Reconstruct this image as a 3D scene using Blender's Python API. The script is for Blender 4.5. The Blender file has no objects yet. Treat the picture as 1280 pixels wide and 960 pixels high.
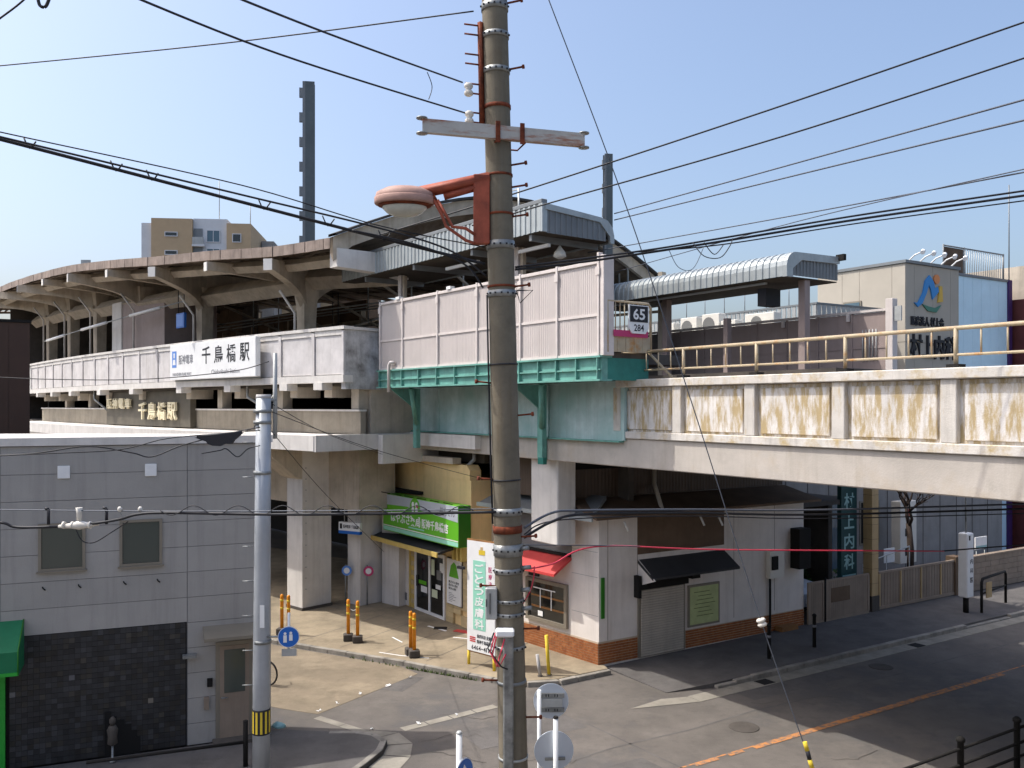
import bpy, bmesh, math, random
from mathutils import Vector, Matrix
random.seed(11)
C = bpy.context.scene.collection
SC = bpy.context.scene
R = math.radians

# ------------------------------------------------------------------ camera, sky, sun, exposure
cam_d = bpy.data.cameras.new('camera'); cam = bpy.data.objects.new('camera', cam_d); C.objects.link(cam)
cam.location = (0, 0, 6.8); cam.rotation_euler = (R(90), 0, 0)
cam_d.sensor_width = 36.0; cam_d.lens = 36.0*1100/1280; cam_d.shift_y = 27/1280
cam_d.clip_start = 0.1; cam_d.clip_end = 2000
SC.camera = cam
SUN_EL, SUN_AZ = R(57.5), math.atan2(-0.99, 0.10)
world = bpy.data.worlds.new('World'); SC.world = world; world.use_nodes = True
wn = world.node_tree.nodes; wl = world.node_tree.links
bg = wn['Background']; sky = wn.new('ShaderNodeTexSky'); sky.sky_type = 'NISHITA'
sky.sun_disc = False; sky.sun_elevation = SUN_EL; sky.sun_rotation = SUN_AZ
sky.altitude = 0; sky.air_density = 1.0; sky.dust_density = 4.9; sky.ozone_density = 2.7
wl.new(sky.outputs[0], bg.inputs[0]); bg.inputs[1].default_value = 0.15
sun_d = bpy.data.lights.new('sun', 'SUN'); sun = bpy.data.objects.new('sun', sun_d); C.objects.link(sun)
sun_d.energy = 2.5; sun_d.angle = R(0.55); sun_d.color = (1.0, 0.965, 0.91)
sv = Vector((math.sin(SUN_AZ)*math.cos(SUN_EL), math.cos(SUN_AZ)*math.cos(SUN_EL), math.sin(SUN_EL)))
sun.rotation_euler = sv.to_track_quat('Z', 'Y').to_euler(); sun.location = (-30, 5, 60)
vs = SC.view_settings; vs.view_transform = 'Standard'; vs.look = 'None'; vs.gamma = 1.0
vs.use_curve_mapping = False; vs.exposure = 0.73
SC.cycles.max_bounces = 6; SC.cycles.diffuse_bounces = 4

# ------------------------------------------------------------------ materials
def lin(c):
    r = []
    for x in c[:3]:
        x = x/255.0
        r.append(x/12.92 if x <= 0.04045 else ((x+0.055)/1.055)**2.4)
    return (r[0], r[1], r[2], 1.0)

def mat(name, rgb, rough=0.75, metal=0.0, spec=0.35, var=0.18, scale=1.3, dark=None, streak=0.0, streakc=(60, 50, 40),
        sscale=5.0, bump=0.0, bscale=60.0, speck=0.0, rnd=0.0, patch=None, pscale=1.5, pthr=0.55, pstretch=(1, 1, 1), pw=0.06,
        blot=0.0, blscale=5.0):
    m = bpy.data.materials.new(name); m.use_nodes = True
    nt = m.node_tree; n = nt.nodes; l = nt.links
    b = n['Principled BSDF']; b.inputs['Roughness'].default_value = rough; b.inputs['Metallic'].default_value = metal
    b.inputs['Specular IOR Level'].default_value = spec
    tc = n.new('ShaderNodeTexCoord')
    def mapping(sc):
        mp = n.new('ShaderNodeMapping'); mp.inputs['Scale'].default_value = sc
        l.new(tc.outputs['Object'], mp.inputs['Vector']); return mp.outputs[0]
    def noise(vec, sc, det=5.0, rg=0.6):
        t = n.new('ShaderNodeTexNoise'); t.inputs['Scale'].default_value = sc
        t.inputs['Detail'].default_value = det; t.inputs['Roughness'].default_value = rg
        l.new(vec, t.inputs['Vector']); return t.outputs[0]
    def ramp(f, a, c, v0=0.0, v1=1.0):
        t = n.new('ShaderNodeMapRange'); t.inputs[1].default_value = a; t.inputs[2].default_value = c
        t.inputs[3].default_value = v0; t.inputs[4].default_value = v1; l.new(f, t.inputs[0]); return t.outputs[0]
    def mix(f, a, bcol, mode='MIX'):
        t = n.new('ShaderNodeMix'); t.data_type = 'RGBA'; t.blend_type = mode
        if isinstance(f, float): t.inputs[0].default_value = f
        else: l.new(f, t.inputs[0])
        for i, x in ((6, a), (7, bcol)):
            if isinstance(x, tuple): t.inputs[i].default_value = x
            else: l.new(x, t.inputs[i])
        return t.outputs[2]
    col = lin(rgb); v1 = mapping((1, 1, 1))
    out = col
    if var:
        dk = lin(dark) if dark else tuple(c*(1-min(0.9, var*1.9)) for c in col[:3])+(1.0,)
        out = mix(ramp(noise(v1, scale, 8.0, 0.65), 0.35, 0.72, 0.0, 1.0), col, dk)
    if patch:
        vp = mapping(pstretch)
        out = mix(ramp(noise(vp, pscale, 9.0, 0.7), pthr-pw, pthr+pw), out, lin(patch))
    if streak:
        vv = mapping((1, 1, 0.07))
        out = mix(ramp(noise(vv, sscale, 6.0, 0.7), 0.5, 0.78, 0.0, streak), out, lin(streakc))
    if blot:
        out = mix(ramp(noise(v1, blscale, 7.0, 0.72), 0.54, 0.70, 0.0, blot), out, tuple(c*0.5 for c in col[:3])+(1.0,))
        out = mix(ramp(noise(v1, blscale*.23, 6.0, 0.7), 0.36, 0.46, blot*.6, 0.0), out, tuple(min(1.0, c*1.35) for c in col[:3])+(1.0,))
    if speck:
        out = mix(ramp(noise(v1, 90.0, 2.0, 0.5), 0.5, 0.75, 0.0, speck), out, tuple(c*0.45 for c in col[:3])+(1.0,))
    if rnd:
        oi = n.new('ShaderNodeObjectInfo'); hs = n.new('ShaderNodeHueSaturation')
        l.new(ramp(oi.outputs['Random'], 0, 1, 1-rnd, 1+rnd), hs.inputs['Value'])
        if isinstance(out, tuple): hs.inputs['Color'].default_value = out
        else: l.new(out, hs.inputs['Color'])
        out = hs.outputs[0]
    if isinstance(out, tuple): b.inputs['Base Color'].default_value = out
    else: l.new(out, b.inputs['Base Color'])
    if bump:
        bp = n.new('ShaderNodeBump'); bp.inputs['Strength'].default_value = bump; bp.inputs['Distance'].default_value = 0.02
        l.new(noise(v1, bscale, 4.0, 0.6), bp.inputs['Height']); l.new(bp.outputs[0], b.inputs['Normal'])
    return m

def glass(name, rgb, rough=0.06):
    m = bpy.data.materials.new(name); m.use_nodes = True; b = m.node_tree.nodes['Principled BSDF']
    b.inputs['Base Color'].default_value = lin(rgb); b.inputs['Roughness'].default_value = rough
    b.inputs['Specular IOR Level'].default_value = 0.7; return m

M = {}
def D(k, *a, **kw): M[k] = mat(k, *a, **kw)
D('asphalt', (112, 106, 100), 0.92, blot=0.4, blscale=4.0, var=0.2, scale=0.7, speck=0.5, bump=0.5, bscale=140, patch=(95, 92, 90), pscale=0.35, pthr=0.56, pw=0.05)
D('asphalt_side', (104, 100, 97), 0.92, blot=0.45, blscale=5.0, var=0.2, scale=1.1, speck=0.4, bump=0.4, bscale=120)
D('pave_tan', (158, 144, 121), 0.9, blot=0.45, blscale=4.0, var=0.26, scale=0.9, speck=0.3, bump=0.3, bscale=90, patch=(134, 121, 101), pscale=0.8, pthr=0.6, pw=0.08)
D('pave_tan2', (142, 129, 109), 0.9, blot=0.5, blscale=3.0, var=0.28, scale=1.0, speck=0.4, bump=0.4, bscale=70, patch=(126, 114, 97), pscale=0.6, pthr=0.56, pstretch=(1, 2.2, 1), pw=0.1)
D('kerb', (158, 152, 142), 0.9, var=0.28, scale=2.5, speck=0.3, bump=0.3, rnd=0.1)
D('gutter', (152, 146, 134), 0.9, var=0.2, scale=2.0, speck=0.25, bump=0.3, rnd=0.06)
D('orange_line', (186, 126, 74), 0.85, var=0.0, patch=(116, 104, 94), pscale=7, pthr=0.52, pw=0.06)
D('soil', (120, 112, 100), 0.95, var=0.3, scale=0.2, bump=0.3)
D('weed', (92, 112, 54), 0.8, var=0.3, scale=8)
# concretes
D('bridge_low', (190, 182, 172), 0.85, blot=0.25, blscale=2.0, var=0.14, scale=0.8, streak=0.5, streakc=(150, 140, 125), sscale=4, bump=0.2, bscale=30, patch=(178, 164, 144), pscale=0.7, pthr=0.62, pw=0.1)
D('bridge_paint', (222, 217, 211), 0.8, var=0.1, scale=2, streak=0.35, streakc=(120, 112, 105), sscale=9, bump=0.3, bscale=40,
  patch=(176, 156, 118), pscale=1.7, pthr=0.50, pstretch=(4.2, 4.2, 0.9), pw=0.07)
D('bridge_post', (208, 202, 193), 0.8, var=0.12, scale=2, streak=0.45, streakc=(128, 120, 110), sscale=8, bump=0.3, bscale=40, patch=(182, 162, 124), pscale=2.0, pthr=0.6, pstretch=(3, 3, 0.7), pw=0.07)
D('bridge_cap', (214, 208, 199), 0.8, var=0.12, scale=2, streak=0.3, sscale=9, bump=0.3, bscale=40, patch=(182, 162, 122), pscale=2.6, pthr=0.57, pw=0.08)
D('pale_blue', (192, 212, 210), 0.7, var=0.16, scale=1.2, streak=0.35, streakc=(120, 128, 124), sscale=5, bump=0.1, patch=(150, 188, 182), pscale=0.6, pthr=0.55, pw=0.15)
D('white_conc', (222, 217, 210), 0.8, var=0.12, scale=1.0, streak=0.35, streakc=(130, 122, 110), sscale=5, bump=0.15, bscale=40)
D('parapet', (216, 211, 208), 0.8, var=0.16, scale=1.4, streak=0.5, streakc=(150, 140, 126), sscale=4, bump=0.2, bscale=40)
D('parapet_edge', (200, 198, 194), 0.8, var=0.2, scale=2, streak=0.4, streakc=(110, 104, 96), sscale=5, bump=0.2, bscale=40)
D('stain_conc', (206, 204, 202), 0.8, blot=0.4, blscale=3.0, var=0.35, scale=2.2, dark=(120, 116, 112), streak=0.5, streakc=(90, 88, 84), bump=0.2)
D('beige_conc', (202, 190, 172), 0.85, var=0.2, scale=1.0, streak=0.4, streakc=(110, 98, 82), sscale=5, bump=0.2, bscale=40)
D('canopy_conc', (196, 182, 162), 0.85, var=0.22, scale=1.2, streak=0.45, streakc=(110, 88, 68), sscale=5, bump=0.2, bscale=40)
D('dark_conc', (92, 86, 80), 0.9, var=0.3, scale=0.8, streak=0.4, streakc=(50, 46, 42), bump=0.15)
D('dado', (164, 154, 137), 0.85, var=0.2, scale=1.0, streak=0.45, streakc=(100, 90, 76), sscale=5, bump=0.2, bscale=40)  # darker copy of the beige concrete, with the shadow put into its colour
D('plaque', (98, 92, 80), 0.6, var=0.2, scale=1.5, streak=0.3, streakc=(80, 76, 66))
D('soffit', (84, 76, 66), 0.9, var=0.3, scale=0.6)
D('roof_brown', (158, 142, 131), 0.85, var=0.25, scale=2.0, streak=0.5, streakc=(80, 68, 60), sscale=7, rnd=0.1)
D('roof_under', (138, 124, 108), 0.9, var=0.3, scale=1.2, patch=(86, 68, 54), pscale=0.8, pthr=0.55, pw=0.1)
D('roof_dark', (74, 70, 66), 0.8, var=0.2)
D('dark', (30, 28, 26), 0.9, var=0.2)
D('black', (20, 20, 21), 0.6, var=0.1)
# metals and paint
D('pink_panel', (226, 214, 212), 0.55, var=0.05, scale=0.8, streak=0.12, streakc=(170, 155, 150), sscale=6, rnd=0.025)
D('pink_post', (212, 203, 197), 0.5, var=0.08, scale=3, streak=0.2, streakc=(150, 120, 100), sscale=9)
D('green_steel', (114, 170, 157), 0.55, blot=0.35, blscale=7.0, var=0.2, scale=2.2, streak=0.45, streakc=(70, 112, 100), sscale=6, patch=(126, 108, 84), pscale=6, pthr=0.67, pw=0.03)
D('green_dark', (52, 132, 120), 0.5, var=0.2, scale=2.0)
D('steel_grey', (178, 180, 178), 0.45, 0.2, var=0.12, scale=2, streak=0.2, streakc=(120, 118, 114))
D('arm_sunlit', (236, 232, 224), 0.6, var=0.1, scale=3)  # whitened tone that puts sunlight into the roof arm ends
D('mast', (98, 106, 108), 0.5, 0.2, var=0.15)
D('steel_shade', (128, 132, 134), 0.5, 0.2, var=0.12)
D('zinc', (176, 182, 182), 0.42, 0.35, var=0.12, scale=2, streak=0.25, streakc=(118, 118, 112), sscale=7)
D('rail_cream', (186, 170, 142), 0.55, var=0.15, scale=3, patch=(176, 128, 74), pscale=4, pthr=0.6, pw=0.08)
D('brownwall', (158, 142, 136), 0.7, var=0.1, scale=1.2, streak=0.3, streakc=(110, 98, 92), rnd=0.04)
D('pole_conc', (122, 114, 98), 0.85, blot=0.45, blscale=6.0, var=0.22, scale=1.0, streak=0.6, streakc=(96, 82, 60), sscale=9, bump=0.35, bscale=60)
D('pole_steel', (176, 180, 184), 0.45, 0.25, var=0.1, scale=2, streak=0.35, streakc=(128, 132, 136), sscale=10)
D('galv', (160, 162, 160), 0.45, 0.5, var=0.3, scale=6)
D('rust', (128, 62, 36), 0.85, var=0.4, scale=9, bump=0.3)
D('arm_white', (188, 184, 176), 0.5, var=0.1, scale=3, patch=(150, 84, 44), pscale=1.6, pthr=0.58, pstretch=(0.8, 2, 6), pw=0.08)
D('lamp_red', (168, 84, 60), 0.6, var=0.25, scale=5, streak=0.35, streakc=(96, 46, 34), sscale=10)
D('lamp_pink', (184, 146, 132), 0.6, var=0.2, scale=5)
D('lamp_glass', (196, 196, 186), 0.2, var=0.1, scale=8)
D('wire', (34, 34, 38), 0.55, var=0.0)
D('wire_red', (206, 62, 82), 0.5, var=0.0)
D('wire_thin', (88, 92, 100), 0.5, 0.3, var=0.0)
D('porcelain', (222, 216, 204), 0.25, var=0.1, scale=10)
D('white', (236, 236, 234), 0.5, var=0.05, scale=3)
D('offwhite', (222, 216, 208), 0.6, var=0.1, scale=2, streak=0.25, streakc=(150, 140, 128))
D('yellow', (226, 196, 60), 0.6, var=0.1)
D('orange', (236, 150, 34), 0.5, var=0.12, scale=8)
D('blue', (36, 104, 190), 0.4, var=0.05)
D('signblue', (92, 140, 214), 0.4, var=0.05)
D('magenta', (190, 60, 110), 0.5, var=0.05)
D('green_sign', (96, 178, 34), 0.35, var=0.06, scale=2)
D('green_sign_dark', (48, 120, 30), 0.4, var=0.08)
D('mint', (150, 214, 190), 0.5, var=0.05)
D('ink', (40, 40, 44), 0.6, var=0.0)
D('ink_grey', (130, 130, 134), 0.6, var=0.0)
D('red', (206, 72, 70), 0.55, var=0.12, scale=3)
D('green_awn', (28, 116, 76), 0.6, var=0.12, scale=2)
D('green_bright', (48, 170, 60), 0.45, var=0.08)
D('letters', (232, 220, 186), 0.5, var=0.05)
D('rubber', (28, 28, 28), 0.7, var=0.1)
# buildings
D('siding', (166, 162, 156), 0.6, blot=0.12, blscale=2.0, var=0.06, scale=0.8, streak=0.45, streakc=(122, 119, 116), sscale=4, rnd=0.03, bump=0.1, bscale=30)
D('siding_gap', (124, 123, 124), 0.8, var=0.0)
D('win_frame', (140, 132, 118), 0.5, 0.2, var=0.08)
M['glass'] = glass('glass', (60, 66, 62)); M['glass_dark'] = glass('glass_dark', (26, 28, 28))
M['glass_blue'] = glass('glass_blue', (70, 96, 110)); M['frost'] = glass('frost', (74, 80, 74), 0.2)
D('brown_sheet', (72, 52, 42), 0.6, var=0.12, streak=0.2)
D('shop_white', (228, 220, 212), 0.75, var=0.08, scale=1.2, streak=0.3, streakc=(158, 142, 128), sscale=4, bump=0.1)
D('shop_brown', (112, 92, 74), 0.85, var=0.2, scale=1.4, streak=0.3)
D('brick', (172, 110, 66), 0.85, var=0.25, scale=5, patch=(138, 80, 46), pscale=7, pthr=0.55, pw=0.1)
D('mortar', (196, 178, 156), 0.9, var=0.1)
D('shutter', (200, 190, 176), 0.5, 0.2, var=0.1, streak=0.2)
D('awn_dark', (60, 59, 60), 0.7, var=0.15)
D('yellow_wall', (244, 212, 154), 0.8, var=0.1, scale=1.2, streak=0.3, streakc=(150, 128, 86), sscale=4)
D('yellow_trim', (214, 186, 106), 0.6, var=0.12, scale=3)
D('beige_tile', (206, 184, 140), 0.7, var=0.14, scale=4, rnd=0.1)
D('clinic', (180, 172, 158), 0.7, var=0.05, scale=1, rnd=0.03)
D('clinic_low', (150, 146, 142), 0.7, var=0.12, streak=0.25)
D('bluewall', (214, 243, 255), 0.6, var=0.05, rnd=0.03)
D('redwall', (98, 50, 48), 0.7, var=0.2)
D('purple', (70, 40, 96), 0.6, var=0.1)
D('apt_tan', (186, 162, 130), 0.8, var=0.05)
D('apt_white', (210, 212, 214), 0.8, var=0.05)
D('fence_brown', (150, 134, 118), 0.75, var=0.14, streak=0.25, rnd=0.05)
D('tan_post', (196, 168, 124), 0.7, var=0.12, streak=0.3)
D('teal_sign', (30, 74, 76), 0.5, var=0.1)
D('sign_lit', (150, 190, 190), 0.5, var=0.05)
D('ac', (224, 220, 210), 0.6, var=0.08)
D('ac_grille', (120, 120, 118), 0.6, var=0.1)
D('carwhite', (224, 226, 230), 0.25, var=0.02)
D('bark', (70, 58, 50), 0.9, var=0.3, scale=6)
D('leaf', (64, 92, 44), 0.7, var=0.3, scale=6)
D('paper', (214, 222, 190), 0.7, var=0.08)
D('pale_green', (190, 200, 142), 0.6, var=0.12, scale=3)
D('wood', (150, 106, 62), 0.7, var=0.2, scale=4)
D('silver_blue', (196, 204, 214), 0.35, 0.3, var=0.06)
D('logo_blue', (58, 140, 206), 0.5, var=0); D('logo_yellow', (216, 176, 74), 0.5, var=0); D('logo_orange', (222, 140, 82), 0.5, var=0); D('logo_green', (72, 128, 108), 0.5, var=0)

def tile_mat():
    m = bpy.data.materials.new('dark_tile'); m.use_nodes = True; n = m.node_tree.nodes; l = m.node_tree.links
    a = n.new('ShaderNodeAttribute'); a.attribute_name = 'tint'; b = n['Principled BSDF']
    l.new(a.outputs['Color'], b.inputs['Base Color']); b.inputs['Roughness'].default_value = 0.55; return m
M['dark_tile'] = tile_mat()
def wave_mat(name, rgb, pitch, strength=0.6, axis='X'):
    m = mat(name, rgb, 0.55, var=0.06, streak=0.15, streakc=(160, 146, 140), sscale=6, rnd=0.02)
    n = m.node_tree.nodes; l = m.node_tree.links; b = n['Principled BSDF']
    tc = n.new('ShaderNodeTexCoord'); w = n.new('ShaderNodeTexWave'); w.bands_direction = axis; w.wave_profile = 'SIN'
    w.inputs['Scale'].default_value = 0.314/pitch; l.new(tc.outputs['Object'], w.inputs['Vector'])
    bp = n.new('ShaderNodeBump'); bp.inputs['Strength'].default_value = strength; bp.inputs['Distance'].default_value = 0.02
    l.new(w.outputs['Fac'], bp.inputs['Height']); l.new(bp.outputs[0], b.inputs['Normal']); M[name] = m
wave_mat('pink_sheet', (194, 185, 180), 0.07)
wave_mat('brown_panel', (86, 72, 60), 0.12, 0.5)

# ------------------------------------------------------------------ mesh helpers
class MB:
    def __init__(s, tf=None): s.v = []; s.f = []; s.sm = []; s.tf = tf
    def add(s, vs, fs, smooth=False):
        o = len(s.v)
        for p in vs: s.v.append(s.tf(*p) if s.tf else tuple(p))
        for f in fs: s.f.append([o+i for i in f]); s.sm.append(smooth)
        return s
    def box(s, x0, x1, y0, y1, z0, z1, c=0.0):
        if x0 > x1: x0, x1 = x1, x0
        if y0 > y1: y0, y1 = y1, y0
        if z0 > z1: z0, z1 = z1, z0
        if not c:
            return s.add([(x0,y0,z0),(x1,y0,z0),(x1,y1,z0),(x0,y1,z0),(x0,y0,z1),(x1,y0,z1),(x1,y1,z1),(x0,y1,z1)],
                         [(0,3,2,1),(4,5,6,7),(0,1,5,4),(1,2,6,5),(2,3,7,6),(3,0,4,7)])
        # chamfered vertical and top/bottom edges: stacked octagons
        def ring(z, k): 
            return [(x0+k+c,y0+k,z),(x1-k-c,y0+k,z),(x1-k,y0+k+c,z),(x1-k,y1-k-c,z),(x1-k-c,y1-k,z),(x0+k+c,y1-k,z),(x0+k,y1-k-c,z),(x0+k,y0+k+c,z)]
        rs = ring(z0, c)+ring(z0+c, 0)+ring(z1-c, 0)+ring(z1, c)
        fs = [tuple(range(7, -1, -1)), tuple(range(24, 32))]
        for r in range(3):
            for i in range(8):
                j = (i+1) % 8; fs.append((r*8+i, r*8+j, r*8+8+j, r*8+8+i))
        return s.add(rs, fs)
    def prism(s, poly, a, b, axis='y'):
        n = len(poly)
        mk = {'y': lambda p, t: (p[0], t, p[1]), 'x': lambda p, t: (t, p[0], p[1]), 'z': lambda p, t: (p[0], p[1], t)}[axis]
        vs = [mk(p, a) for p in poly]+[mk(p, b) for p in poly]
        fs = [tuple(range(n)), tuple(range(2*n-1, n-1, -1))]+[(i, i+n, (i+1) % n+n, (i+1) % n) for i in range(n)]
        return s.add(vs, fs)
    def tube(s, pts, r, n=8, cap=True):
        pts = [Vector(p) for p in pts]; rs = r if isinstance(r, (list, tuple)) else [r]*len(pts)
        vs = []; fs = []; ref = None
        for i, p in enumerate(pts):
            d = (pts[min(i+1, len(pts)-1)]-pts[max(i-1, 0)]).normalized()
            if ref is None: ref = Vector((0, 0, 1)) if abs(d.z) < 0.9 else Vector((1, 0, 0))
            a = d.cross(ref).normalized(); b = d.cross(a).normalized(); ref = b.cross(d) if False else ref
            for k in range(n):
                t = 2*math.pi*k/n; vs.append(tuple(p+(a*math.cos(t)+b*math.sin(t))*rs[i]))
        for i in range(len(pts)-1):
            for k in range(n):
                fs.append((i*n+k, i*n+(k+1) % n, (i+1)*n+(k+1) % n, (i+1)*n+k))
        s.add(vs, fs, True)
        if cap:
            o = len(s.v)-len(vs); m = (len(pts)-1)*n
            s.f.append([o+k for k in range(n)][::-1]); s.sm.append(False)
            s.f.append([o+m+k for k in range(n)]); s.sm.append(False)
        return s
    def lathe(s, prof, cx, cy, n=20, sx=1.0, sy=1.0):
        vs = []; fs = []
        for r, z in prof:
            for k in range(n):
                t = 2*math.pi*k/n; vs.append((cx+r*sx*math.cos(t), cy+r*sy*math.sin(t), z))
        for i in range(len(prof)-1):
            for k in range(n): fs.append((i*n+k, i*n+(k+1) % n, (i+1)*n+(k+1) % n, (i+1)*n+k))
        s.add(vs, fs, True); o = len(s.v)-len(vs); m = (len(prof)-1)*n
        s.f.append([o+k for k in range(n)][::-1]); s.sm.append(False); s.f.append([o+m+k for k in range(n)]); s.sm.append(False)
        return s
    def disc(s, c, axis, r, t, n=24, sx=1.0):
        c = Vector(c); d = Vector(axis).normalized(); return s.tube([c-d*t/2, c+d*t/2], r, n)
    def build(s, name, m, parent=None, kind=None):
        me = bpy.data.meshes.new(name); me.from_pydata(s.v, [], s.f)
        me.polygons.foreach_set('use_smooth', s.sm)
        bm = bmesh.new(); bm.from_mesh(me); bmesh.ops.recalc_face_normals(bm, faces=bm.faces); bm.to_mesh(me); bm.free()
        me.materials.append(M[m] if isinstance(m, str) else m); me.update()
        o = bpy.data.objects.new(name, me); C.objects.link(o)
        if parent is not None: o.parent = parent
        if kind: o['kind'] = kind
        return o

def tag(o, label, cat, group=None):
    o['label'] = label; o['category'] = cat
    if group: o['group'] = group
    return o
def thing(name, label, cat, loc=(0, 0, 0), ang=0.0, group=None):
    o = bpy.data.objects.new(name, None); C.objects.link(o); o.location = loc; o.rotation_euler = (0, 0, R(ang))
    o.empty_display_size = 0.2
    return tag(o, label, cat, group)
def struct(name, mb, m): return mb.build(name, m, None, 'structure')
def bx(name, par, m, x0, x1, y0, y1, z0, z1, c=0.0): return MB().box(x0, x1, y0, y1, z0, z1, c).build(name, m, par)
def tb(name, par, m, pts, r, n=8): return MB().tube(pts, r, n).build(name, m, par)
def text(par, body, m, x0, x1, z0, z1, y, bold=0.0, depth=0.004, name='lettering', plane='xz'):
    c = bpy.data.curves.new('t', 'FONT'); c.body = body; c.resolution_u = 2; c.offset = bold; c.extrude = 0.0
    t = bpy.data.objects.new('t', c); C.objects.link(t)
    dg = bpy.context.evaluated_depsgraph_get(); dg.update()
    me = bpy.data.meshes.new_from_object(t.evaluated_get(dg)); bpy.data.objects.remove(t); bpy.data.curves.remove(c)
    vs = [v.co.copy() for v in me.vertices]; fs = [list(p.vertices) for p in me.polygons]; bpy.data.meshes.remove(me)
    if not vs: return None
    ax, bx_ = min(v.x for v in vs), max(v.x for v in vs); az, bz = min(v.y for v in vs), max(v.y for v in vs)
    sx = (x1-x0)/max(1e-6, bx_-ax); sz = (z1-z0)/max(1e-6, bz-az)
    n = len(vs); P = [((v.x-ax)*sx+x0, (v.y-az)*sz+z0) for v in vs]
    # front faces plus the rim, so that the letters have thickness
    em = {}
    for f in fs:
        for i in range(len(f)):
            e = (f[i], f[(i+1) % len(f)]); em[e] = 1
    rim = [e for e in em if (e[1], e[0]) not in em]
    V = [(p[0], y-depth, p[1]) for p in P]+[(p[0], y, p[1]) for p in P]
    F = [tuple(f) for f in fs]+[(a, b, b+n, a+n) for a, b in rim]
    mb = MB(); mb.add(V, F)
    return mb.build(name, m, par)
def vtext(par, body, m, xc, w, z1, dz, y, bold=0.0, h=None, depth=0.004):
    for i, ch in enumerate(body):
        text(par, ch, m, xc-w/2, xc+w/2, z1-dz*i-(h or dz*0.85), z1-dz*i, y, bold, depth)
def arc(cx, cy, r, a0, a1, n=8): return [(cx+r*math.cos(R(a0+(a1-a0)*i/n)), cy+r*math.sin(R(a0+(a1-a0)*i/n))) for i in range(n+1)]
def loc_of(o, ang, x, y):
    a = R(ang); return (o[0]+x*math.cos(a)-y*math.sin(a), o[1]+x*math.sin(a)+y*math.cos(a))
# frames: origin on the ground, heading of the wall; local x along the wall, y into the depth, z up
GO, GA = (-4.93, 17.95), 22.3
PO, PA = (1.88, 18.8), -53.6
BO, BA = (2.51, 19.79), -56.8
CO, CA = (2.23, 22.7), 32.2
FO, FA = (-2.1, 27.5), -54.8
def cw(x, y, z=0.0): p = loc_of(CO, CA, x, y); return (p[0], p[1], z)

# ------------------------------------------------------------------ ground, road, pavements
struct('ground', MB().add([(-600,-60,-0.03),(600,-60,-0.03),(600,900,-0.03),(-600,900,-0.03)], [(0,1,2,3)]), 'soil')
road = struct('road', MB(cw).add([(-60,-16,0),(70,-16,0),(70,30,0),(-60,30,0)], [(0,1,2,3)]), 'asphalt')
# orange centre line: a thin line along the whole road and a broad worn stripe on one stretch
def strip(name, par, m, pts, w, z):
    mb = MB(); vs = []
    for i, p in enumerate(pts):
        a = pts[max(0, i-1)]; b = pts[min(len(pts)-1, i+1)]; dx, dy = b[0]-a[0], b[1]-a[1]; L = math.hypot(dx, dy)
        nx, ny = -dy/L*w/2, dx/L*w/2; vs += [(p[0]+nx, p[1]+ny, z), (p[0]-nx, p[1]-ny, z)]
    mb.add(vs, [(2*i, 2*i+1, 2*i+3, 2*i+2) for i in range(len(pts)-1)]); return mb.build(name, m, par)
L0 = [cw(x, -5.72+0.004*x)[:2] for x in (-14, -6, 0, 8, 20, 60)]
strip('centre_line', road, 'orange_line', L0, 0.045, 0.004)
strip('worn_stripe', road, 'orange_line', [cw(x, -5.80)[:2] for x in (-0.6, 3, 6, 8.4)], 0.13, 0.008)
strip('worn_stripe', road, 'orange_line', [cw(x, -5.80)[:2] for x in (-2.2, -1.9, -1.6)], 0.09, 0.008)
strip('worn_stripe', road, 'orange_line', [cw(x, -5.80)[:2] for x in (-1.3, -1.0, -0.9)], 0.08, 0.008)
# long crack lines and a trench patch in the asphalt
strip('road_seam', road, 'asphalt_side', [cw(x, -4.35+0.05*math.sin(x*1.7))[:2] for x in range(-9, 30)], 0.05, 0.004)
strip('road_seam', road, 'asphalt_side', [cw(-2.6+0.02*k, -3.0-0.5*k)[:2] for k in range(0, 14)], 0.045, 0.004)
# pavement along the main road
sw = MB(cw)
top = [(0.2,-2.35,0.012),(1.4,-2.66,0.11),(64,-2.40,0.11),(64,3.9,0.11),(8.0,3.9,0.11),(8.0,-0.02,0.11),(0.2,-0.02,0.05)]
sw.add(top+[(x,y,-0.02) for x,y,z in top], [tuple(range(7)), tuple(range(13,6,-1))]+[(i,i+7,(i+1)%7+7,(i+1)%7) for i in range(7)])
pav = sw.build('pavement', 'asphalt_side', None, 'structure')
for i in range(46):
    x = 1.45+i*0.62; dz = 0.125 if i > 1 else 0.07+0.03*i
    if 17 <= i <= 20: dz = 0.05
    MB(cw).box(x, x+0.605, -2.80+0.0045*x, -2.655+0.0045*x, -0.02, dz+random.uniform(-.004,.004), 0.012).build('kerb_stone', 'kerb', pav)
    if i < 44: MB(cw).box(x-1.0, x-0.392, -3.25+0.0045*x, -2.81+0.0045*x, -0.02, 0.008+random.uniform(0,.004)).build('gutter_slab', 'gutter', pav)
MB(cw).add([(-1.25,-2.75,.009),(0.44,-3.24,.009),(0.44,-2.83,.009),(-.2,-2.62,.009)], [(0,1,2,3)]).build('gutter_end', 'gutter', pav)
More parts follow.
